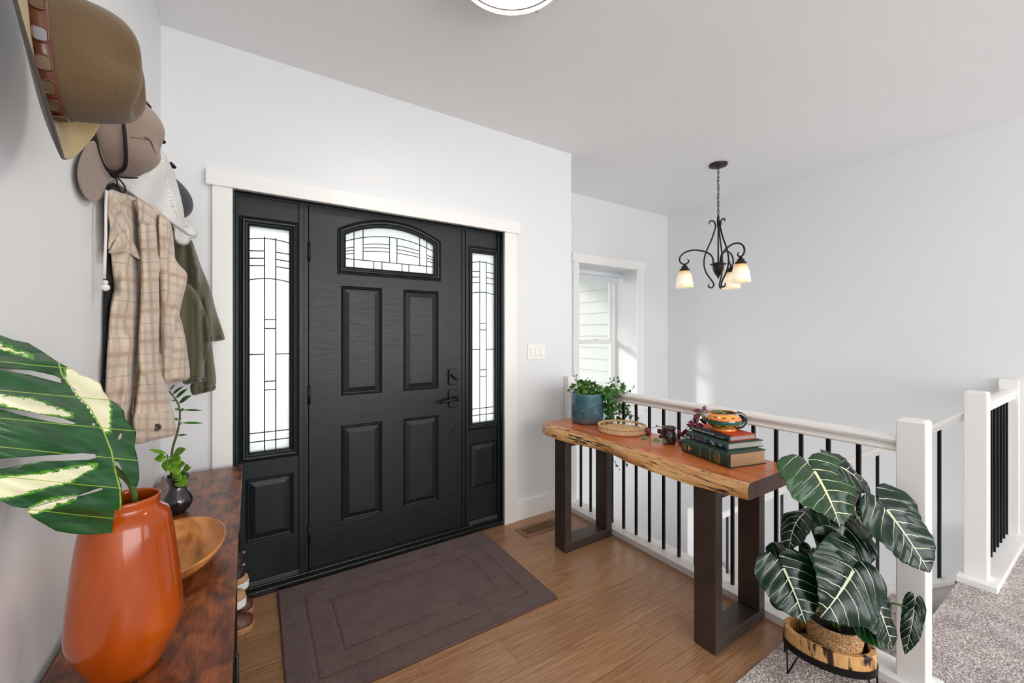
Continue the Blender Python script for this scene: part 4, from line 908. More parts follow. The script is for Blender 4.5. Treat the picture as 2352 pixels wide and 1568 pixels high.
def philomat(name, dark, mid, vein, back):
    k = N(name); tc = k.n('ShaderNodeTexCoord'); sp = k.n('ShaderNodeSeparateXYZ'); k.l(tc.outputs['UV'], sp.inputs[0]); x, y = sp.outputs[0], sp.outputs[1]
    ay = k.math('ABSOLUTE', y)
    # side veins leave the midrib and sweep towards the tip
    q = k.math('SUBTRACT', x, k.math('ADD', k.math('MULTIPLY', ay, .42), k.math('MULTIPLY', k.math('MULTIPLY', ay, ay), .55)))
    nn = k.noise(k.coord('UV', (6, 6, 1)), 1.2, 2, .5); q = k.math('ADD', q, k.math('MULTIPLY', k.math('SUBTRACT', nn.outputs[0], .5), .05))
    side = k.math('GREATER_THAN', y, 0); q = k.math('ADD', q, k.math('MULTIPLY', side, .05))
    fr = k.math('ABSOLUTE', k.math('SUBTRACT', k.math('FRACT', k.math('MULTIPLY', k.math('ADD', q, 2), 4.8)), .5))
    wv = k.math('SUBTRACT', .040, k.math('MULTIPLY', ay, .080)); v1 = k.math('LESS_THAN', fr, wv)
    v2 = k.math('LESS_THAN', ay, k.math('SUBTRACT', .024, k.math('MULTIPLY', x, .021)))
    lobe = k.math('GREATER_THAN', x, -.5); inx = k.math('LESS_THAN', x, .93); vv = k.math('MAXIMUM', k.math('MULTIPLY', v1, inx), k.math('MULTIPLY', v2, k.math('GREATER_THAN', x, -.03)))
    n2 = k.noise(k.coord('UV', (3, 3, 1)), 2, 3, .6)
    ed = k.math('MULTIPLY', k.math('MULTIPLY', ay, 1.9), k.math('MULTIPLY', ay, 1.9))
    base = k.mix(k.math('MULTIPLY', k.math('ADD', k.math('MULTIPLY', n2.outputs[0], .6), ed, clamp=True), .6), srgb(dark), srgb(mid)); c = k.mix(vv, base, srgb(vein))
    g = k.n('ShaderNodeNewGeometry'); c = k.mix(g.outputs['Backfacing'], c, k.mix(vv, srgb(back), srgb('a9c46a')))
    k.l(c, k.b.inputs['Base Color']); k.val('Roughness', .22); k.val('Specular IOR Level', .36); k.bump(k.math('MULTIPLY', fr, k.math('LESS_THAN', ay, .5)), .3, .004)
    t = k.n('ShaderNodeBsdfTranslucent'); k.l(c, t.inputs[0]); mx = k.n('ShaderNodeMixShader'); mx.inputs[0].default_value = .12
    k.l(k.b, mx, 0, 1); k.l(t, mx, 0, 2); k.l(mx, k.out, 0, 0); return k.m
pm1 = philomat('elephant_ear_leaf', '061c14', '10331f', 'd8d9bc', '2c6a1c'); pm2 = philomat('elephant_ear_leaf_bright', '0e2a18', '22561f', 'e2e2b4', '3c8a22')
half = [(0, 0), (-.08, .003), (-.20, .009), (-.30, .035), (-.37, .11), (-.39, .23), (-.36, .36), (-.27, .46), (-.13, .53), (.04, .56), (.21, .555), (.38, .515), (.54, .445), (.69, .345), (.82, .23), (.92, .115), (1.0, 0)]
outl_ = half+[(x, -y) for x, y in half[-2:0:-1]]
LV, LF = fill(outl_, .04)
def bigleaf(J, T_, S_, stemfrom, mat, droop=.10, cup=.18, wave=.045, seed=0, name='leaf'):
    J, T_, S_ = (at(*p) for p in (J, T_, S_)); X = T_-J; L = X.length; X.normalize(); Y = S_-J; Y = Y-X*Y.dot(X); W = Y.length/.5; Y.normalize(); Nn = X.cross(Y)
    if Nn.dot(Vector((-SN, -CS, .6))) < 0: Nn = -Nn
    vs = []; r = random.Random(seed); ph = r.uniform(0, 6)
    for x, y in LV:
        h = -cup*W*(abs(y)**1.5)+.06*W*math.exp(-abs(y)*9)*-1-droop*L*(x-.2)**2+wave*L*math.sin(x*9+ph+(3 if y > 0 else 0))*min(1, abs(y)*2.4)
        h += .010*L*math.sin(((x-.42*abs(y)-.55*y*y)+2)*4.8*2*math.pi)*min(1, abs(y)*5)
        vs.append(J+X*L*x+Y*W*y+Nn*h)
    me = mesh_uv(name, vs, LF, LV); o = link(name, me, mat, PL, smooth=True, solid=.0009)
    b = Vector(stemfrom); mid = b.lerp(J, .6)+Vector((0, 0, .05)); Jb = J-Nn*(-.06*W*-1+.0)-Nn*.006
    f = MB(); f.tube(spl([b, mid, Jb], 8), .0035, 8); f.build('leaf_stalk', M['stalk'], PL, smooth=True); return o
M['stalk'] = plain('leaf_stalk_green', '4c5f2a', .45, var=.15)
PL = empty('elephant_ear_plant', (1.885, .645, .208), 'large leaved dark green plant with cream veins in the seagrass basket by the newel post', 'plant')
zz = lambda x, y: (1700+x/2.76, 1000+y/2.76)
def L_(J, T_, S_, tj, tt, ts, mat, **k):
    a, b, c = zz(*J), zz(*T_), zz(*S_); s0 = Vector((1.885+random.uniform(-.03, .03), .645+random.uniform(-.03, .03), .206)); bigleaf((*a, tj), (*b, tt), (*c, ts), s0, mat, **k)
L_((515, 222), (712, 558), (800, 375), 1.42, 1.33, 1.47, pm2, seed=1, droop=.15, cup=.10)                 # top front
L_((640, 185), (886, 338), (700, 300), 1.52, 1.50, 1.46, pm1, seed=2, droop=.30, cup=.30)                 # top back, drooping right
L_((600, 250), (480, 130), (520, 280), 1.56, 1.60, 1.52, pm2, seed=12, droop=.2, cup=.2)
L_((958, 478), (1252, 872), (860, 600), 1.40, 1.32, 1.36, pm1, seed=3, droop=.10, cup=.12)               # right, over the newel
L_((672, 578), (600, 838), (440, 600), 1.47, 1.38, 1.44, pm1, seed=4, droop=.12, cup=.10)                # centre
L_((398, 478), (252, 655), (340, 410), 1.52, 1.46, 1.60, pm1, seed=5, droop=.5, cup=.35)                 # mid left
L_((292, 848), (445, 1192), (520, 960), 1.38, 1.30, 1.36, pm1, seed=6, droop=.10, cup=.12)               # lower left
L_((262, 795), (330, 700), (160, 745), 1.50, 1.56, 1.50, pm1, seed=7)
L_((738, 862), (560, 1165), (950, 1010), 1.37, 1.28, 1.36, pm1, seed=8, droop=.12, cup=.12)             # lower centre
L_((880, 1050), (1010, 1345), (1030, 1160), 1.38, 1.33, 1.40, pm1, seed=9, droop=.10, cup=.30)
L_((780, 1160), (985, 1345), (890, 1160), 1.42, 1.37, 1.44, pm2, seed=10, droop=.05, cup=.2)
L_((1105, 1110), (1060, 1395), (1020, 1190), 1.42, 1.38, 1.42, pm1, seed=11, droop=.3, cup=.3)
L_((465, 738), (470, 850), (400, 700), 1.50, 1.46, 1.50, pm2, seed=13, droop=.3)
L_((235, 1040), (292, 1118), (210, 1080), 1.55, 1.52, 1.55, pm1, seed=14, droop=.2)
L_((760, 520), (830, 700), (700, 560), 1.54, 1.52, 1.54, pm2, seed=15, droop=.2)
L_((420, 520), (380, 620), (380, 520), 1.54, 1.52, 1.56, pm2, seed=16, droop=.2)
# ---------------------------------------------------------------- entry cabinet
CZ = .695
kc = N('rustic_walnut_board'); co = kc.coord('Object', (26, 2.6, 26)); n1 = kc.noise(co, 2, 7, .65, .9); n2 = kc.noise(kc.coord('Object', (9, 5, 9)), 2.3, 5, .6, .6); n3 = kc.noise(kc.coord('Object', (190, 5, 190)), 2, 3, .5, .3)
cc = kc.ramp(n2.outputs[0], [(.32, srgb('3a2018')), (.46, srgb('6c3820')), (.58, srgb('92502a')), (.74, srgb('b66c32'))]); cc = kc.mix(kc.math('MULTIPLY', kc.ramp(n1.outputs[0], [(.45, (0, 0, 0)), (.62, (1, 1, 1))]), .38), cc, srgb('241512'))
kc.l(cc, kc.b.inputs['Base Color']); kc.l(kc.ramp(n3.outputs[0], [(.4, (.22,)*3), (.6, (.36,)*3)]), kc.b.inputs['Roughness']); kc.bump(n3.outputs[0], .55, .0012)
CB = empty('shoe_cabinet', (-.17, 1.4, 0), 'narrow black shoe cabinet with dark rustic wood top along the left wall', 'cabinet')
ys_ = [(2.352, 1.985, -.016), (1.983, 1.602, -.017), (1.600, 1.231, -.020), (1.229, .86, -.021), (.858, .40, -.021)]
for y1, y0, xr in ys_:
    f = MB(); f.box(WL+.016, xr, y0, y1, CZ-.02, CZ); f.build('top_board', kc.m, CB, bevel=.0012)
f = MB(); f.box(WL+.018, -.030, .42, 1.56, .0, .05); 
for y in (.41, 1.23, 1.565, 2.335):
    f.box(-.052, -.024, y-.012, y+.012, 0, CZ-.02); f.box(WL+.018, WL+.04, y-.012, y+.012, 0, CZ-.02)
f.box(-.045, -.024, .4, 2.345, CZ-.045, CZ-.02); f.build('frame', M['black'], CB)
f = MB(); f.box(-.034, -.028, .425, 1.215, .055, CZ-.047); f.build('door', plain('black_panel', '0d0c0e', .45), CB)
f = MB(); f.box(-.034, -.028, 1.245, 1.55, .055, CZ-.047); f.build('door', plain('black_panel_far', '0d0c0e', .45), CB)
f = MB(); f.tube([(-.028, 1.17, .40), (-.018, 1.17, .40), (-.018, 1.17, .56), (-.028, 1.17, .56)], .004, 8); f.build('door_handle', M['hook'], CB, smooth=True)
for z in (.05, .26, .44):
    f = MB(); f.box(WL+.02, -.05, 1.58, 2.32, z-.012, z); f.build('shelf', M['black'], CB)
f = MB(); f.box(WL+.018, WL+.024, .42, 2.33, .02, CZ-.02); f.build('back_panel', M['black'], CB)
# ---------------------------------------------------------------- shoes
def shoe(name, x_toe, y, z0, L, sole, upper, label, group, h=.10, w=.09, solet=.022, collar=.0, laces=None, rim=None):
    g = empty(name, (x_toe-L/2, y, z0), label, 'shoe' if collar < .05 else 'boot', group)
    prof = [(0, .42), (.08, .62), (.25, .66), (.45, .60), (.65, .80), (.82, .95), (.93, .80), (.985, .45), (1.0, .12)]
    up = [(0, .80), (.08, 1.0), (.25, .98), (.40, .88), (.60, .62), (.75, .50), (.88, .42), (.96, .30), (1.0, .16)]
    S1 = MB(); vs = []; pl = [(x_toe-L+L*a, y+b*w/2) for a, b in prof]+[(x_toe-L+L*a, y-b*w/2) for a, b in prof[::-1]]
    S1.prism([(a, b, z0) for a, b in pl], (0, 0, solet)); so_ = S1.build('sole', sole, g, bevel=.004)
    U = MB(); NS = 12; ring_ = []
    for (a, b), (_, hh) in zip(prof, up):
        x = x_toe-L+L*a*.985+.002; H = h*hh+(collar if a < .42 else 0)*(1 if a < .3 else .55)
        ring_.append([(x, y+b*w*.47*math.cos(math.pi*q/NS), z0+solet+H*(math.sin(math.pi*q/NS)**.75)) for q in range(NS+1)])
    V_ = [p for r in ring_ for p in r]; U.add(V_, [(i*(NS+1)+q, i*(NS+1)+q+1, (i+1)*(NS+1)+q+1, (i+1)*(NS+1)+q) for i in range(len(ring_)-1) for q in range(NS)]+[tuple(range(NS+1)), tuple((len(ring_)-1)*(NS+1)+q for q in range(NS, -1, -1))])
    U.build('upper', upper, g, smooth=True)
    if laces:
        Lc = MB()
        for q in range(4):
            a = .42+.075*q; Hh = h*(.86-.10*q)+solet+z0; x = x_toe-L+L*a; Lc.tube([(x, y-.022, Hh-.006), (x+.006, y, Hh+.004), (x, y+.022, Hh-.006)], .0022, 6)
        Lc.build('laces', laces, g, smooth=True)
    if rim:
        Lc = MB(); Lc.tube([(a, b, z0+solet+.002) for a, b in pl], .0028, 6, True); Lc.build('welt', rim, g, smooth=True)
    return g
lea = plain('brown_boot_leather', '5d3325', .45, bump=.3, bscale=60, var=.25); tan = plain('tan_crepe_sole', 'a8794e', .7); darkl = plain('black_pull_tab', '191617', .6)
for k, (yy_, xt) in enumerate(((2.20, .030), (2.325, .030))):
    g = shoe('leather_boot', xt, yy_, .0, .27, tan, lea, ('nearer', 'farther')[k]+' of the two brown leather boots with tan soles under the cabinet', 'brown leather boots', h=.10, w=.098, collar=.085, laces=plain('tan_lace', '7c5236', .7), rim=plain('tan_welt', 'c79868', .6))
    f = MB(); f.tube(spl([(xt-.13, yy_-.01, .13), (xt-.105, yy_, .175), (xt-.075, yy_+.003, .205), (xt-.085, yy_+.01, .17)], 5), .006, 8, flat=2); f.build('pull_tab', darkl, g, smooth=True)
cv = plain('tan_suede', 'a9835c', .8, bump=.2, bscale=200); wr = plain('white_rubber', 'dcdad4', .5)
for k, (yy_, xt) in enumerate(((1.93, .001), (2.06, .010))):
    shoe('sneaker', xt, yy_, .2605, .26, wr, cv, ('nearer', 'farther')[k]+' of the two tan sneakers with thick white soles on the cabinet shelf', 'tan sneakers', h=.07, w=.085, solet=.03)
rub = plain('black_rubber', '1a1718', .5)
for k, yy_ in enumerate((1.80, 1.90)):
    g = shoe('sandal', -.002, yy_, .441, .24, rub, rub, ('nearer', 'farther')[k]+' of the two black sandals with small pink snaps on the upper shelf', 'black sandals', h=.045, w=.08, solet=.016)
    f = MB(); f.lathe([(0, -.004), (.005, -.003), (.006, .002), (0, .004)], (-.008, yy_-.03, .490), 12); f.build('pink_snap', plain('pink_snap', 'a56a66', .5), g, smooth=True)
# ---------------------------------------------------------------- orange vase
kv = N('orange_crackle_glaze'); n1 = kv.noise(kv.coord('Object', (1, 1, .3)), 9, 4, .6); n2 = kv.noise(kv.coord('Object'), 260, 3, .7)
cc = kv.ramp(n1.outputs[0], [(.3, srgb('963a05')), (.55, srgb('ac4a06')), (.75, srgb('bd5c09'))]); kv.l(kv.mix(kv.math('MULTIPLY', n2.outputs[0], .25), cc, srgb('8a2f06')), kv.b.inputs['Base Color']); kv.val('Roughness', .14); kv.val('Coat Weight', .35); kv.val('Specular IOR Level', .4); kv.val('Coat Roughness', .05)
kv.bump(n1.outputs[0], .08, .003)
vc = (-.186, 1.030, CZ); VS = empty('orange_vase', vc, 'tall glossy orange ceramic vase with tapered base on the cabinet', 'vase')
vp = [(.040, .002), (.048, .004), (.058, .024), (.069, .050), (.0775, .070), (.0815, .085), (.0822, .098), (.0812, .120), (.078, .160), (.073, .210), (.0675, .255), (.0635, .280), (.060, .291), (.050, .299), (.0465, .303), (.0465, .310), (.0478, .318), (.0478, .322), (.0455, .3235), (.0440, .320), (.0435, .303), (.056, .288), (.068, .22), (.076, .10), (.060, .03), (0, .012)]
f = MB(); P_ = [(0, .002)]+[(a, b) for a, b in vp]; f.lathe([tuple(q)[:2] for q in P_], vc, 80); f.build('vase_body', kv.m, VS, smooth=True)
# ---------------------------------------------------------------- variegated split leaf
zl = lambda x, y: (x/3.137, 740+y/3.137)
def mon_t(x, y):      # depth of the blade in metres, folded along its midrib (trace coordinates)
    u, v = zl(x, y); mu = midx(y)
    if x <= mu: d = (mu-x)/900.; return .705-.16*d-.02*math.sin(min(1.2, d)*3)
    return .705+.00028*(x-mu)
mid = [(-200, 330), (100, 350), (290, 420), (370, 480), (440, 560), (600, 690), (700, 760), (800, 860), (930, 915), (1080, 940), (1200, 965), (1330, 985), (1500, 980)]
mid = [(-300, 250), (95, 270), (230, 330), (290, 420), (370, 440), (500, 530), (610, 640), (790, 745), (930, 800), (1080, 830), (1200, 862), (1330, 868), (1430, 822), (1600, 800)]
def midx(y):
    for (a, b), (c, d) in zip(mid, mid[1:]):
        if a <= y <= c: return b+(d-b)*(y-a)/(c-a)
    return mid[-1][1]
main = [(-420, 60), (-200, 70), (0, 95), (90, 128), (200, 150), (330, 228), (420, 290), (520, 340), (570, 372), (640, 400), (720, 440), (745, 500), (790, 560), (850, 590), (890, 640), (900, 700), (940, 735), (978, 790), (968, 900), (985, 960), (1000, 1070), (1000, 1130), (985, 1185), (940, 1160), (900, 1100), (860, 1010), (815, 990),
        (840, 1080), (872, 1180), (880, 1290), (862, 1360), (822, 1440), (815, 1340), (745, 1410), (800, 1350), (822, 1350), (806, 1515), (650, 1530), (520, 1522), (400, 1500), (225, 1400),
        (195, 1345), (400, 1290), (590, 1248), (700, 1218), (745, 1203), (742, 1190), (690, 1200), (560, 1248), (400, 1282), (195, 1338), (100, 1325), (0, 1280), (-200, 1190), (-420, 1120), (-420, 1060), (-200, 1110),
        (0, 1058), (300, 1002), (640, 990), (696, 975), (692, 948), (600, 941), (300, 960), (0, 980), (-200, 985), (-420, 975), (-420, 640), (-200, 600), (0, 632), (150, 670), (380, 720), (530, 735), (546, 722), (450, 688), (200, 642), (0, 612), (-200, 570), (-420, 560),
        (-420, 330), (-200, 320), (0, 346), (200, 378), (330, 412), (445, 440), (440, 405), (400, 383), (230, 345), (0, 328), (-200, 290), (-420, 280)]
main = main[:31]+main[35:]
holes = [[(500, 460), (545, 478), (560, 495), (530, 492), (505, 478)], [(845, 830), (870, 795), (882, 805), (870, 840), (848, 850)], [(660, 722), (690, 725), (690, 752), (660, 742)]]
MV, MF = fill(main, 22, holes)
def cream(x, y):     # which zones of the blade are cream (signed, in trace units)
    def band(pts, x, y):
        for (a, t0, b0), (c, t1, b1) in zip(pts, pts[1:]):
            if a <= x <= c: q = (x-a)/(c-a); t = t0+(t1-t0)*q; b = b0+(b1-b0)*q; return min(y-t, b-y)
        return -99
    v = max(band([(-420, 480, 560), (0, 525, 590), (250, 560, 660), (530, 665, 680)], x, y), band([(-420, 1060, 1240), (0, 1120, 1275), (300, 1090, 1200), (500, 1050, 1150), (710, 1020, 1030)], x, y), band([(-420, 90, 110), (0, 155, 190), (240, 250, 262)], x, y))
    v = max(v, band([(200, 1345, 1385), (300, 1290, 1360), (560, 1250, 1265)], x, y))
    if x > midx(y)-8: v = max(v, min(x-470, 790-y, 790-x+max(0, 560-y)*.2, y-300))
    return v
def lime(x, y): return cream(x, y)+26
vs = []; uvs = []
for x, y in MV:
    u, v = zl(x, y); t = mon_t(x, y); t += .003*math.sin((y-.35*x)/62.0*2)*min(1, abs(x-midx(y))/120); vs.append(at(u, v, t)); uvs.append((x/1000, y/1000))
me = mesh_uv('leaf_blade', vs, MF, uvs)
at_ = me.attributes.new('cream', 'FLOAT', 'POINT')
for i, (x, y) in enumerate(MV): at_.data[i].value = max(-120, min(120, cream(x, y)))/100
at2 = me.attributes.new('side', 'FLOAT', 'POINT')
for i, (x, y) in enumerate(MV): at2.data[i].value = (x-midx(y))/1000
k = N('variegated_leaf'); a1 = k.n('ShaderNodeAttribute', attribute_name='cream'); a2 = k.n('ShaderNodeAttribute', attribute_name='side')
nz = k.noise(k.coord('UV', (9, 26, 1), (0, 0, .25)), 1.6, 6, .7, .3); cr = k.math('ADD', a1.outputs['Fac'], k.math('MULTIPLY', k.math('SUBTRACT', nz.outputs[0], .5), .85))
nd = k.noise(k.coord('UV', (2, 9, 1)), 2, 4, .6); gr = k.ramp(nd.outputs[0], [(.3, srgb('12391a')), (.6, srgb('1d5426')), (.8, srgb('2c6b2a'))])
gl_ = k.mix(k.ramp(cr, [(.0, (0, 0, 0)), (.005, (1, 1, 1))]), gr, srgb('5d9c22')) if False else gr
lm = k.math('MULTIPLY', k.math('GREATER_THAN', cr, -.13), k.math('GREATER_THAN', nz.outputs[0], .40)); c = k.mix(lm, gr, srgb('4f8f1e')); c = k.mix(k.math('GREATER_THAN', cr, .03), c, srgb('e6e2bd'))
spu = k.n('ShaderNodeSeparateXYZ'); tcu2 = k.n('ShaderNodeTexCoord'); k.l(tcu2.outputs['UV'], spu.inputs[0])
sd = k.math('ABSOLUTE', a2.outputs['Fac'])
q = k.math('ADD', spu.outputs[1], k.math('MULTIPLY', a2.outputs['Fac'], -.10)); fr = k.math('ABSOLUTE', k.math('SUBTRACT', k.math('FRACT', k.math('MULTIPLY', q, 4.6)), .5)); vn = k.math('LESS_THAN', fr, .013)
c = k.mix(k.math('MAXIMUM', vn, k.math('LESS_THAN', sd, .006)), c, srgb('8fae3a'))
k.l(c, k.b.inputs['Base Color']); k.val('Roughness', .28); k.val('Specular IOR Level', .6); k.bump(fr, .4, .006)
ML = empty('split_leaf_stem', (vc[0], vc[1], CZ+.02), 'large variegated green and cream split leaf standing in the orange vase', 'plant')
link('leaf_blade', me, k.m, ML, smooth=True, solid=.0014)
f = MB(); f.tube(spl([(vc[0], vc[1], CZ+.03), (vc[0]+.005, vc[1]-.002, CZ+.2), (vc[0]+.012, vc[1]-.012, CZ+.33), at(262, 1075, .722)], 8), .005, 8); f.build('leaf_stalk', M['stalk'], ML, smooth=True)
# ---------------------------------------------------------------- wooden bowl, black vase with sprig
kb_ = N('turned_cherry'); n1 = kb_.noise(kb_.coord('Object', (7, 2, 12), (0, 0, .5)), 2.2, 3, .5, .8); kb_.l(kb_.ramp(n1.outputs[0], [(.3, srgb('8f4f22')), (.5, srgb('c4803f')), (.68, srgb('dea060'))]), kb_.b.inputs['Base Color']); kb_.val('Roughness', .3); kb_.val('Coat Weight', .3); kb_.val('Coat Roughness', .12)
wb = (-.168, 1.425, CZ); WB = empty('wooden_bowl', wb, 'shallow oval turned wooden bowl beside the orange vase on the cabinet', 'bowl')
f = MB(); f.lathe([(0, .001), (.05, .001), (.07, .006), (.095, .020), (.112, .040), (.120, .056), (.121, .060), (.117, .061), (.113, .057), (.104, .040), (.086, .022), (.06, .012), (0, .010)], wb, 72, sy=1.55); f.build('bowl_body', kb_.m, WB, smooth=True)
bv = (-.202, 1.842, CZ); BV = empty('black_vase', bv, 'small black pinched neck vase holding a green sprig near the door', 'vase')
f = MB(); f.lathe([(0, .001), (.022, .001), (.026, .004), (.036, .018), (.0435, .034), (.0445, .046), (.040, .060), (.029, .078), (.0235, .090), (.0235, .100), (.029, .114), (.0345, .128), (.0355, .132), (.033, .132), (.027, .115), (.0215, .100), (.0215, .090), (.026, .078), (.038, .056), (.04, .03), (0, .01)], bv, 48); f.build('vase_body', plain('smoky_black_glaze', '17141a', .14, coat=1, var=.5, bscale=22), BV, smooth=True)
SP = empty('green_sprig', (bv[0], bv[1], bv[2]+.1), 'tall sprig with narrow green leaves rising from the small black vase', 'plant')
zs = lambda x, y, t=1.44: at(340+x/4.9, 880+y/4.9, t)
f = MB(); f.tube(spl([zs(262, 1180), zs(262, 1040), zs(265, 820), zs(285, 700), (zs(325, 570)), zs(352, 440), zs(358, 330), zs(345, 250), zs(310, 180), zs(262, 120), zs(240, 90)], 6), [.0036]*28+[.0030]*20+[.0022]*13, 8); f.build('sprig_stem', plain('sprig_stem', '5c5a3a', .5, var=.2), SP, smooth=True)
f = MB()
for (bx, by, tx, ty, w_) in ((345, 222, 488, 135, 62), (308, 168, 446, 58, 50), (268, 128, 396, 32, 40), (245, 80, 305, 12, 30), (330, 196, 258, 192, 18), (355, 300, 296, 288, 26), (360, 305, 412, 288, 26), (395, 300, 620, 304, 22), (385, 445, 620, 446, 24), (340, 410, 290, 400, 30), (350, 400, 380, 392, 10), (330, 585, 440, 578, 22)):
    leaf_mesh(f, zs(bx, by), zs(tx, ty, 1.43), w_/4.9/942*1.44*1.15, (-.3, -.8, .7), .02, .22)
f.tube([zs(362, 330), zs(372, 312), zs(397, 301)], .0012, 5); f.tube([zs(358, 470), zs(370, 452), zs(387, 445)], .0012, 5)
f.build('sprig_leaves', leafmat('sprig_leaf', ('2c6a22', '3f8430', '57993a'), .3, 30), SP, smooth=True, solid=.0007)
SU = empty('lime_sprig', (bv[0]+.01, bv[1]-.01, bv[2]+.12), 'cluster of rounded lime green leaves around the mouth of the small black vase', 'plant')
f = MB()
for (bx, by, tx, ty, w_) in ((215, 790, 10, 742, 34), (212, 830, 68, 856, 78), (225, 842, 205, 1000, 84), (235, 850, 225, 985, 60), (285, 800, 424, 738, 84), (235, 828, 352, 822, 44), (270, 830, 365, 905, 90), (265, 880, 350, 1028, 96), (345, 930, 415, 905, 74), (365, 1010, 488, 938, 44), (400, 960, 460, 930, 60), (300, 1010, 372, 1095, 84), (320, 1060, 440, 1150, 110), (275, 1000, 370, 1060, 70)):
    leaf_mesh(f, zs(bx, by, 1.425), zs(tx, ty, 1.405), w_/4.9/942*1.42*1.2, (-.3, -.9, .5), .02, .2)
f.build('lime_leaves', leafmat('lime_leaf', ('4f8a1c', '7fb52a', 'a7cc55'), .3, 26), SU, smooth=True, solid=.0008)
f = MB(); f.tube([zs(262, 1060, 1.43), zs(235, 900, 1.43), zs(216, 800, 1.43)], .002, 6); f.tube([zs(262, 1060, 1.43), zs(300, 960, 1.43), zs(330, 900, 1.425)], .002, 6); f.build('stems', M['stalk'], SU, smooth=True)
# ---------------------------------------------------------------- coat hooks
for k, y in enumerate((2.22, 1.95, 1.675, 1.40, 1.13, .86)):
    lab = ['coat hook nearest the door, above the dark cap', 'second coat hook from the door, above the white hoodie', 'third coat hook from the door, above the grey wool cap', 'coat hook just behind the crown of the brown felt hat', 'black coat hook hidden behind the brown felt hat', 'black coat hook nearest the camera'][k]
    if k > 3: continue
    H = empty('coat_hook', (WL, y, 1.98), 'black '+lab if not lab.startswith('black') else lab, 'hook', 'black coat hooks along the left wall')
    f = MB(); f.lathe([(0, 0), (.020, 0), (.020, .004), (.017, .007), (0, .008)], n=20, M=Matrix.Translation((WL+.0005, y, 1.97)) @ Matrix.Rotation(math.pi/2, 4, 'Y')); f.build('wall_plate', M['hook'], H, auto=True)
    f = MB(); f.tube([(WL+.006, y, 1.975), (WL+.022, y, 1.985), (WL+.060, y, 2.024)], [.007, .006, .006], 10); f.build('peg', M['hook'], H, smooth=True)
    f = MB(); f.lathe([(0, -.004), (.008, -.004), (.0135, .001), (.0145, .003), (.0145, .009), (.013, .011), (0, .011)], n=24, M=Matrix.Translation((WL+.062, y, 2.026)) @ Matrix.Rotation(math.radians(46), 4, 'Y')); f.build('knob', M['hook'], H, auto=True)
# ---------------------------------------------------------------- cloth tools
def edist(pts, x, y):
    d = 1e9
    for (a, b), (c, e) in zip(pts, pts[1:]+pts[:1]):
        dx, dy = c-a, e-b; L = dx*dx+dy*dy; t = 0 if L == 0 else max(0, min(1, ((x-a)*dx+(y-b)*dy)/L)); q = math.hypot(x-a-t*dx, y-b-t*dy); d = min(d, q)
    return d
def smooth2(pts, n=4):
    return [(p.x, p.y) for p in spl([(a, b, 0) for a, b in pts], n, True)]
def drape(name, outline, tfun, thick, mat, parent, step=6, rw=14, uvf=None, label=None, sm=3):
    """a closed soft volume: outline traced where the cloth hangs, tfun its distance, thick its real depth"""
    o = smooth2(outline, sm) if sm > 1 else outline
    V, F = fill(o, step); n = len(V); fr = []; bk = []; uv = []
    for u, v in V:
        q = min(1, edist(o, u, v)/rw); rd = thick*.5*(1-math.sqrt(max(0, 1-(1-q)**2))); r = ray(u, v)
        tm = (WL+.006)/r.x if r.x < 0 else 99; t0 = min(tfun(u, v)+rd, tm-.004); t1 = min(tfun(u, v)+thick-rd+.0005, tm)
        P0, P1 = at(u, v, t0), at(u, v, max(t1, t0+.0005)); fr.append(P0); bk.append(P1); uv.append(uvf(u, v, P0) if uvf else (P0.y, P0.z))
    cnt = {}
    for f_ in F:
        for a, b in zip(f_, f_[1:]+f_[:1]):
            e = (min(a, b), max(a, b)); cnt.setdefault(e, []).append((a, b))
    faces = list(F)+[tuple(i+n for i in f_[::-1]) for f_ in F]+[(l[0][1], l[0][0], l[0][0]+n, l[0][1]+n) for l in cnt.values() if len(l) == 1]
    me = mesh_uv(name, fr+bk, faces, uv+uv); bm = bmesh.new(); bm.from_mesh(me); bmesh.ops.recalc_face_normals(bm, faces=bm.faces); bm.to_mesh(me); bm.free()
    return link(name, me, mat, parent, smooth=True, label=label)
def lerpu(u0, t0, u1, t1): return lambda u, v: t0+(t1-t0)*max(-.3, min(1.3, (u-u0)/(u1-u0)))
def ridge(u, v, pts, w):              # 1 on a polyline given as (v,u) pairs, falling to 0 at w px
    for (va, ua), (vb, ub) in zip(pts, pts[1:]):
        if va <= v <= vb:
            c = ua+(ub-ua)*(v-va)/(vb-va); return math.exp(-((u-c)/w)**2)
    return 0
zw = lambda L: [(160+x/2.53, 400+y/2.53) for x, y in L]
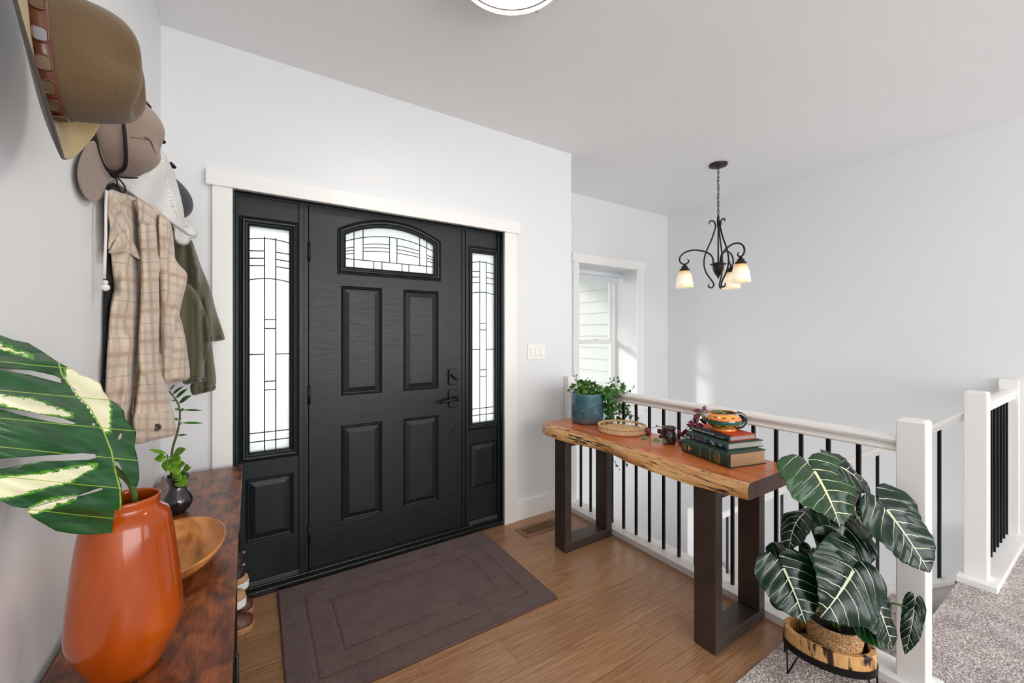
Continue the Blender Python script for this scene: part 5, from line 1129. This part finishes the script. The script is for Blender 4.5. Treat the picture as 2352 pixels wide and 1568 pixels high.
def plaid(name, rot=0.0, bright=1.0):
    k = N(name); co = k.coord('UV', (1, 1, 1), (0, 0, rot)); sp = k.n('ShaderNodeSeparateXYZ'); k.l(co, sp.inputs[0])
    def stripes(ax, per):
        f_ = k.math('FRACT', k.math('MULTIPLY', sp.outputs[ax], 1/per))
        return k.ramp(f_, [(0, (1, 1, 1)), (.10, (1, 1, 1)), (.12, (.25, .25, .25)), (.30, (.0, .0, .0)), (.44, (0, 0, 0)), (.455, (.85, .85, .85)), (.475, (.85, .85, .85)), (.49, (0, 0, 0)), (.68, (0, 0, 0)), (.70, (.5, .5, .5)), (.80, (.5, .5, .5)), (.82, (0, 0, 0)), (.97, (.1, .1, .1)), (1, (1, 1, 1))])
    a, b = stripes(0, .092), stripes(1, .105)
    base = k.mix(k.math('MULTIPLY', b, .65), srgb('cbb8a4'), srgb('77665e')); c = k.mix(k.math('MULTIPLY', a, .6), base, srgb('7d695f'))
    f2 = k.math('FRACT', k.math('ADD', k.math('MULTIPLY', sp.outputs[1], 1/.105), .35)); warm = k.ramp(f2, [(0, (0, 0, 0)), (.3, (0, 0, 0)), (.36, (1, 1, 1)), (.46, (1, 1, 1)), (.52, (0, 0, 0))])
    c = k.mix(k.math('MULTIPLY', warm, .3), c, srgb('c99f6c')); fz = k.noise(k.coord('Object'), 400, 3, .7); c = k.mix(.22, c, k.ramp(fz.outputs[0], [(.35, srgb('a08c7a')), (.65, srgb('f4e6d4'))]))
    k.l(c, k.b.inputs['Base Color']); k.val('Roughness', .95); k.val('Sheen Weight', .3); k.val('Specular IOR Level', .15); k.bump(fz.outputs[0], .5, .002); return k.m
# black jacket behind the shirt
bj = plain('black_knit', '1b191c', .9, bump=.3, bscale=300)
BJ = empty('black_jacket', (WL+.03, 1.60, 1.6), 'black jacket hanging against the wall behind the plaid shirt', 'jacket')
drape('jacket_body', zw([(228, 60), (300, 90), (330, 300), (330, 900), (300, 1450), (196, 1380), (202, 1000), (206, 700), (226, 460), (226, 200)]), lerpu(240, 1.10, 300, 1.26), .03, bj, BJ)
# plaid shirt
PSH = empty('plaid_shirt', (WL+.05, 1.75, 1.9), 'beige plaid flannel shirt hanging from a hook on the left wall', 'shirt')
base_t = lerpu(245, 1.075, 437, 1.47)
def body_t(u, v):
    f_ = ridge(u, v, [(400, 285), (600, 300), (760, 295), (900, 290), (1010, 285)], 14)*.016-ridge(u, v, [(430, 312), (560, 318), (700, 322), (1010, 300)], 9)*.03
    f_ += .006*math.sin(u*.16+v*.02)+.005*math.sin(v*.055+u*.05)-ridge(u, v, [(560, 262), (700, 272), (1010, 256)], 8)*.010+ridge(u, v, [(700, 252), (1010, 246)], 6)*.008
    return base_t(u, v)-f_
body = [(228, 90), (300, 108), (390, 140), (500, 200), (585, 280), (608, 420), (614, 490), (645, 535), (676, 590), (670, 660), (650, 740), (640, 815), (652, 860), (672, 950), (686, 1050), (699, 1178), (640, 1205), (580, 1220), (550, 1330), (480, 1450), (400, 1520), (300, 1560), (202, 1500), (203, 1270), (211, 1100), (224, 900), (240, 740), (256, 660), (246, 560), (240, 470), (224, 430), (232, 300), (218, 200)]
drape('shirt_body', zw(body), body_t, .07, plaid('flannel_plaid'), PSH, step=5)
uvs_ = lambda u, v, P: ((u-335)*.0016, (v-500)*.0015)
drape('sleeve', zw([(402, 285), (450, 290), (496, 292), (508, 420), (518, 600), (521, 760), (519, 900), (518, 1060), (526, 1140), (556, 1210), (582, 1300), (600, 1420), (606, 1400), (480, 1440), (372, 1420), (372, 1320), (390, 1240), (405, 1160), (398, 1080), (400, 950), (410, 780), (415, 600), (410, 450)][:18]+[(374, 1400)]+[(372, 1320), (390, 1240), (405, 1160), (398, 1080), (400, 950), (410, 780), (415, 600), (410, 450)]),
      lambda u, v: base_t(u, v)-.055-.006*math.sin(v*.06)+.012*ridge(u, v, [(860, 330), (900, 345), (960, 352)], 5), .06, plaid('flannel_plaid_sleeve', .05), PSH, step=4, rw=18, uvf=uvs_)
cuff = drape('cuff', zw([(376, 1385), (480, 1378), (545, 1362), (600, 1372), (612, 1440), (618, 1512), (560, 1530), (470, 1550), (384, 1568), (372, 1480)]), lambda u, v: base_t(u, v)-.062, .065, plaid('flannel_plaid_cuff', 1.57), PSH, step=4, rw=12, uvf=uvs_, sm=2)
f = MB(); bp_ = at(160+508/2.53, 400+1470/2.53, base_t(361, 980)-.0690); rb_ = (at(0, 0, 0)-bp_).normalized()
Mb = Matrix.Translation(bp_) @ (Vector((0, 0, EYE))-bp_).to_track_quat('Z', 'Y').to_matrix().to_4x4()
f.lathe([(0, .001), (.006, .001), (.007, .003), (.0095, .003), (.0105, .001), (.0105, -.002), (0, -.002)], n=24, M=Mb); f.build('button', plain('horn_button', '3b2a22', .3, var=.5, bscale=300), PSH, smooth=True)
drape('collar', zw([(222, 95), (300, 108), (385, 148), (352, 160), (310, 160), (292, 172), (300, 200), (345, 255), (342, 300), (300, 345), (235, 425), (222, 428), (232, 300), (216, 200)]), lambda u, v: base_t(u, v)-.022-.008*math.sin((u-v)*.09), .022, plaid('flannel_plaid_collar', .7), PSH, step=4, rw=6)
drape('pocket_flap', zw([(290, 345), (335, 352), (385, 420), (412, 495), (370, 476), (310, 452), (262, 462), (226, 456), (240, 430)]), lambda u, v: base_t(u, v)-.024, .012, plaid('flannel_plaid_flap', -.5), PSH, step=4, rw=5)
drape('shoulder', zw([(385, 140), (440, 165), (485, 195), (500, 300), (450, 296), (400, 285), (394, 210)]), lambda u, v: base_t(u, v)-.045, .04, plaid('flannel_plaid_shoulder', .12), PSH, step=4, rw=12)
drape('front_placket', zw([(520, 230), (585, 280), (604, 400), (614, 490), (645, 535), (683, 580), (676, 650), (655, 730), (640, 805), (614, 862), (605, 950), (590, 1080), (574, 1195), (546, 1195), (538, 1100), (530, 900), (526, 600), (520, 400)]),
      lambda u, v: base_t(u, v)-.03-.005*math.sin(v*.05)-.006*math.sin(u*.3), .035, plaid('flannel_plaid_front', .10), PSH, step=4, rw=10)
# white hoodie
kh = N('white_waffle_knit'); tch = kh.n('ShaderNodeTexCoord'); wvh = kh.n('ShaderNodeTexWave', bands_direction='DIAGONAL'); wvh.inputs['Scale'].default_value = 62; mph = kh.n('ShaderNodeMapping'); mph.inputs['Rotation'].default_value = (0, 0, math.radians(8)); kh.l(tch.outputs['UV'], mph.inputs[0]); kh.l(mph.outputs[0], wvh.inputs['Vector'])
kh.l(kh.ramp(wvh.outputs[0], [(.2, srgb('c9c7c4')), (.7, srgb('e3e1de'))]), kh.b.inputs['Base Color']); kh.val('Roughness', .95); kh.val('Sheen Weight', .2); kh.bump(wvh.outputs[0], .6, .003)
HD = empty('white_hoodie', (WL+.05, 1.93, 2.0), 'white ribbed hoodie draped over a hook above the plaid shirt', 'hoodie')
zh = lambda L: [(160+x/4.127, 220+y/4.127) for x, y in L]
ht = lambda u, v: 1.17+(u-262)*.00215-.012*ridge(u, v, [(340, 372), (400, 385), (470, 400), (520, 425)], 7)-.010*math.sin((u+v*.5)*.07)
drape('hood', zh([(420, 800), (550, 780), (700, 730), (800, 640), (850, 480), (880, 515), (930, 600), (985, 720), (1040, 900), (1080, 1080), (1092, 1165), (1140, 1215), (1190, 1232), (1216, 1305), (1195, 1345), (1150, 1358), (1120, 1408), (1060, 1416), (1000, 1380), (982, 1300), (975, 1240), (860, 1120), (720, 1010), (600, 930), (500, 850)]), ht, .05, kh.m, HD, step=4, rw=9)
hem = plain('hoodie_hem', 'd9d8d6', .95, bump=.3, bscale=300)
f = MB(); f.tube([at(u, v, ht(u, v)-.004) for u, v in [(p.x, p.y) for p in spl([(a, b, 0) for a, b in zh([(430, 805), (510, 865), (600, 925), (720, 1005), (860, 1110), (975, 1200), (1060, 1262), (1140, 1310), (1180, 1300)])], 4)]], .0075, 8, flat=.7); f.build('hem_band', hem, HD, smooth=True)
f = MB(); f.tube([at(*p) for p in [(160+340/4.127+2, 220+900/4.127, 1.05), (243, 470, 1.045), (243, 540, 1.045), (241, 600, 1.045), (240, 640, 1.045)]], .0062, 8, flat=.5); dso = f.build('drawstring', hem, HD, smooth=True)
for vv, rr in ((648, .006), (660, .0095)):
    f = MB(); c_ = at(242, vv, 1.045); f.lathe([(0, -rr), (rr*.75, -rr*.65), (rr, 0), (rr*.75, rr*.65), (0, rr)], c_, 14); f.build('knot', hem, HD, smooth=True)
# olive fleece
kf = plain('olive_fleece', '55503a', .95, bump=.4, bscale=220, var=.08, sheen=.3)
OJ = empty('olive_jacket', (WL+.06, 2.15, 1.9), 'olive green fleece jacket with elastic cuffs hanging nearest the door', 'jacket')
ot = lambda u, v: 1.60+(u-397)*.0014-.030*ridge(u, v, [(550, 436), (640, 455), (720, 476), (785, 484)], 7)-.022*ridge(u, v, [(600, 452), (800, 458), (880, 456)], 6)+.018*ridge(u, v, [(560, 446), (700, 466), (900, 470)], 4)-.010*math.sin(u*.2)
drape('jacket_body', zw([(595, 400), (650, 385), (705, 378), (735, 450), (762, 530), (800, 620), (825, 690), (850, 790), (880, 880), (900, 945), (896, 962), (822, 972), (780, 940), (600, 900), (590, 600)]), ot, .09, kf, OJ, step=5)
drape('shoulder', [(398, 556), (391, 480), (392, 430), (400, 405), (407, 430), (414, 480), (424, 520), (438, 556)], lambda u, v: 1.62+(u-397)*.001, .05, kf, OJ, step=5, rw=8)
f = MB(); f.tube(spl([at(400, 412, 1.64), at(398, 396, 1.66), (WL+.05, 2.214, 2.02), (WL+.04, 2.226, 2.0)], 6), .003, 6); f.build('hanging_loop', kf, OJ, smooth=True)
s1 = drape('sleeve', zw([(600, 700), (700, 640), (790, 800), (815, 940), (812, 1010), (790, 1110), (785, 1180), (700, 1205), (662, 1190), (620, 1160), (600, 1000)]), lambda u, v: ot(u, v)-.05-.006*math.sin(u*.22), .07, kf, OJ, step=5)
s2 = drape('sleeve', zw([(790, 960), (822, 970), (838, 1080), (850, 1180), (845, 1225), (780, 1240), (706, 1225), (730, 1160), (770, 1080)]), lambda u, v: ot(u, v)-.025-.006*math.sin(u*.22), .06, kf, OJ, step=5)
rib = lambda u, v: ot(u, v)-.036-.006*math.sin(u*1.25)
drape('elastic_cuff', zw([(656, 1190), (720, 1180), (786, 1175), (790, 1200), (720, 1214), (668, 1222)]), lambda u, v: rib(u, v)-.02, .07, kf, OJ, step=2.2, rw=5)
drape('elastic_cuff', zw([(706, 1216), (780, 1224), (844, 1222), (842, 1254), (780, 1270), (712, 1282)]), rib, .07, kf, OJ, step=2.2, rw=5)
# ---------------------------------------------------------------- caps and hat
def dome(mb, c, a, b, h, n=48, m=16, dent=None, pw=2.0, zsh=0.0):
    """cap crown on the wall: axis +X, half width b along Y and c along Z"""
    vs = []
    for j in range(m+1):
        ph = (math.pi/2)*j/m
        for i in range(n):
            th = 2*math.pi*i/n; k = math.cos(ph)**(2/pw); s_ = math.sin(ph)**(2/pw)
            y, z, x = a*k*math.cos(th), b*k*math.sin(th), h*s_
            if dent: x, y, z = dent(x, y, z, k)
            vs.append((c[0]+x, c[1]+y, c[2]+z+zsh*x))
    fs = [(j*n+i, j*n+(i+1) % n, (j+1)*n+(i+1) % n, (j+1)*n+i) for j in range(m) for i in range(n)]+[tuple(range(n-1, -1, -1))]
    mb.add(vs, fs)
def feltmat(name, c0, c1, fuzz=300, extra=.25):
    k = N(name); n1 = k.noise(k.coord('Object'), 14, 4, .6); n2 = k.noise(k.coord('Object'), fuzz, 4, .8)
    k.l(k.mix(k.ramp(n2.outputs[0], [(.3, (0, 0, 0)), (.7, (1, 1, 1))]), k.mix(n1.outputs[0], srgb(c0), srgb(c1)), srgb(c1)), k.b.inputs['Base Color']); k.val('Roughness', .95); k.val('Specular IOR Level', .1); k.val('Sheen Weight', extra); k.bump(n2.outputs[0], .5, .002); return k.m
DC = empty('dark_cap', (WL+.03, 2.2, 1.9), 'dark grey cap hanging on the hook nearest the door', 'cap')
f = MB(); dome(f, (WL+.012, 2.195, 1.90), .098, .10, .125, zsh=-.25); f.build('cap_crown', feltmat('charcoal_wool', '2f3033', '4c4d50'), DC, smooth=True)
f = MB(); f.lathe([(.099, 0), (.104, .002), (.104, .012), (.098, .014)], n=48, M=Matrix.Translation((WL+.008, 2.195, 1.90)) @ Matrix.Rotation(math.pi/2, 4, 'Y')); f.build('cap_band', plain('cap_band', '242528', .9), DC, smooth=True)
GC = empty('wool_cap', (WL+.03, 1.5, 1.86), 'brown grey wool cap with black corded ear flaps hanging behind the felt hat', 'cap')
gm = feltmat('brown_grey_wool', '67564d', '9a867a', 420)
cc_ = Vector((WL+.012, 1.50, 1.862))
def dentg(x, y, z, k):
    q = math.exp(-((z+.015)/.028)**2-((y+.0)/.05)**2); x -= .020*q*(k < .8); z2 = .010*math.sin(y*40)*(x > .07); return x, y*(1+.03*math.sin(z*60)), z+z2*.5
f = MB(); dome(f, cc_, .105, .118, .125, dent=dentg, pw=2.15); f.build('cap_crown', gm, GC, smooth=True)
def onell(u, v, off=.0, a=.105, b=.118, h=.125, c=None):
    c = c or cc_; r = ray(u, v); o = Vector((0, 0, EYE)); D = Vector((r.x/h, r.y/a, r.z/b)); O = Vector(((o.x-c.x)/h, (o.y-c.y)/a, (o.z-c.z)/b)); A = D.dot(D); B_ = 2*O.dot(D); Cc = O.dot(O)-1; q = B_*B_-4*A*Cc
    t = (-B_-math.sqrt(q))/(2*A) if q > 0 else -B_/(2*A); return at(u, v, t-off)
cord = plain('black_tape', '17110f', .8)
f = MB(); f.tube([onell(p.x, p.y, .012) for p in spl([(212, 285, 0), (219, 320, 0), (229, 360, 0), (244, 387, 0), (262, 396, 0), (280, 391, 0), (289, 374, 0), (288, 330, 0), (284, 285, 0)], 6)], .0052, 8, flat=.8); f.build('ear_flap_tape', cord, GC, smooth=True)
f = MB(); f.tube([onell(p.x, p.y, .014) for p in spl([(210, 290, 0), (217, 330, 0), (230, 372, 0), (246, 396, 0), (262, 402, 0)], 6)], .0036, 8); f.build('ear_flap_tape', cord, GC, smooth=True)
tb = lambda L, n=5: [onell(p.x, p.y, .016) for p in spl([(a, b, 0) for a, b in L], n)]
f = MB(); f.tube(tb([(260, 402), (245, 400), (232, 403), (228, 409), (234, 413), (247, 411), (260, 404)]), .0020, 6); f.tube(tb([(262, 402), (268, 414), (271, 428), (276, 438), (284, 441), (288, 434), (284, 424), (274, 412), (263, 403)]), .0020, 6)
f.tube(tb([(262, 404), (280, 407), (300, 409), (317, 408)]), .0020, 6); f.tube(tb([(256, 398), (262, 406), (268, 399)]), .005, 8); f.build('lace_bow', cord, GC, smooth=True)
f = MB(); f.tube([onell(p.x, p.y, .0) for p in spl([(330, 314, 0), (344, 322, 0), (352, 340, 0), (359, 360, 0), (350, 378, 0), (336, 390, 0), (318, 397, 0), (290, 400, 0)], 5)], .0013, 5); f.tube([onell(p.x, p.y, .0) for p in spl([(300, 315, 0), (320, 318, 0), (340, 321, 0)], 5)], .0009, 5); f.build('seam', plain('seam_thread', '3a2a26', .9), GC, smooth=True)
drape('brim', [(205, 326), (192, 344), (181, 370), (177, 395), (180, 420), (188, 442), (201, 458), (216, 464), (228, 458), (238, 438), (248, 420), (262, 404), (262, 380), (240, 350), (222, 326)], lambda u, v: .905+(u-177)*.0022, .010, gm, GC, step=5, rw=4)
# brown felt hat
HT = empty('felt_hat', (WL+.05, .93, 1.77), 'large brown felt brimmed hat with leather band hanging nearest the camera', 'hat')
fm = feltmat('brown_felt', '4c3d2c', '6a563e', 240); O = Vector((-.266, .928, 1.757)); HS = .93; tilt = Matrix.Rotation(math.radians(6), 4, 'Z') @ Matrix.Rotation(math.radians(-4), 4, 'Y')
def HP_(x, y, z): return O+tilt @ (Vector((x, y, z))*HS)
def crown(s, th):     # s 0..1 up the side
    tap = 1-.10*s-.13*s**4; y, z = .086*tap*math.copysign(abs(math.cos(th))**.86, math.cos(th)), .101*tap*math.copysign(abs(math.sin(th))**.86, math.sin(th)); return y, z
vs = []; n = 72; H_ = .112; side = 14; topn = 12
for j in range(side+1):
    s = j/side
    for i in range(n):
        th = 2*math.pi*i/n; y, z = crown(s, th); pinch = .020*math.exp(-((z+.004)/.030)**2)*math.exp(-((s-.82)/.28)**2); y2 = y-math.copysign(pinch, y); vs.append(HP_((H_+.012)*s-.010*s**6+.006*math.cos(2*th)*s, y2, z))
for j in range(1, topn+1):
    q = 1-j/topn
    for i in range(n):
        th = 2*math.pi*i/n; y, z = crown(1, th); pinch = .0135*math.exp(-((z+.004)/.030)**2); y -= math.copysign(pinch, y); yy, zz_ = y*q, z*q
        x = H_+.002+.006*math.cos(2*th)*q+.010*math.sin(math.pi*min(1, (1-q)*2.5))-.032*math.exp(-(yy/.026)**2)*(1-q**6); vs.append(HP_(x, yy, zz_))
m = side+topn+1
f = MB(); f.add(vs, [(j*n+i, j*n+(i+1) % n, (j+1)*n+(i+1) % n, (j+1)*n+i) for j in range(m-1) for i in range(n)]+[tuple((m-1)*n+i for i in range(n))]); f.build('hat_crown', fm, HT, smooth=True, merge=True)
vs = []; rr = 14
for j in range(rr+1):
    s = j/rr
    for i in range(n):
        th = 2*math.pi*i/n; y0, z0 = crown(0, th); y0 *= .99; z0 *= .99; sk_ = 1-.30*max(0, math.cos(th-math.radians(318)))**2; y1, z1 = .196*math.cos(th)*sk_, .200*math.sin(th)*sk_
        y, z = y0+(y1-y0)*s, z0+(z1-z0)*s; x = .019*(s**1.7)*max(0, math.cos(th-math.radians(236)))**2.6+.050*(s**1.5)*max(0, math.cos(th-math.radians(-8)))**1.3+.002; vs.append(HP_(x, y, z))
f = MB(); f.add(vs, [(j*n+i, j*n+(i+1) % n, (j+1)*n+(i+1) % n, (j+1)*n+i) for j in range(rr) for i in range(n)]); ho = f.build('hat_brim', [feltmat('shaded_under_felt', '37332f', '4b453f', 240), feltmat('tan_brim_felt', '8c7652', 'b09a6e', 240)], HT, smooth=True, solid=.0045)  # underside felt coloured darker to carry the shade under the brim
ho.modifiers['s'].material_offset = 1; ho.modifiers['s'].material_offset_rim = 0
lb = plain('brown_leather_band', '5e3222', .38, coat=.2, var=.2, bscale=30)
vs = []
for s_, o_ in ((.03, .001), (.03, .0032), (.215, .0032), (.215, .001)):
    for i in range(n):
        th = 2*math.pi*i/n; y, z = crown(s_, th); rr_ = math.hypot(y, z); vs.append(HP_(H_*s_, y*(1+o_/rr_), z*(1+o_/rr_)))
f = MB(); f.add(vs, [(j*n+i, j*n+(i+1) % n, ((j+1) % 4)*n+(i+1) % n, ((j+1) % 4)*n+i) for j in range(4) for i in range(n)]); bd = f.build('leather_band', lb, HT, smooth=True)
conm = [plain('concho_olive', '6a5a44', .4, .3), plain('concho_silver', '8d8a94', .3, .7)]
for q in range(7):
    th = math.radians(180-8+21*q-28); y, z = crown(.12, th); rr_ = math.hypot(y, z); y2, z2 = crown(.12, th+.02); T_ = Vector((0, y2-y, z2-z)).normalized(); Nn = Vector((0, y, z)).normalized(); Nn = (Nn-T_*Nn.dot(T_)).normalized(); P0 = Vector((H_*.122, y*(1+.0045/rr_), z*(1+.0045/rr_)))
    f = MB(); pts = []
    for a in range(20):
        w_ = 2*math.pi*a/20; ca, sa = math.cos(w_), math.sin(w_); pts.append(P0+Vector((1, 0, 0))*.0085*math.copysign(abs(ca)**.6, ca)+T_*.0105*math.copysign(abs(sa)**.6, sa))
    f.prism([HP_(*p) for p in pts], (O+tilt @ (Nn*.0012))-O); c_o = f.build('concho', conm[1 if q == 2 else 0], HT, label='silver concho' if q == 2 else None)
    f = MB(); f.tube([HP_(*(p+Nn*.001)) for p in pts], .0014, 6, True); f.build('concho_rim', lb, c_o, smooth=True)
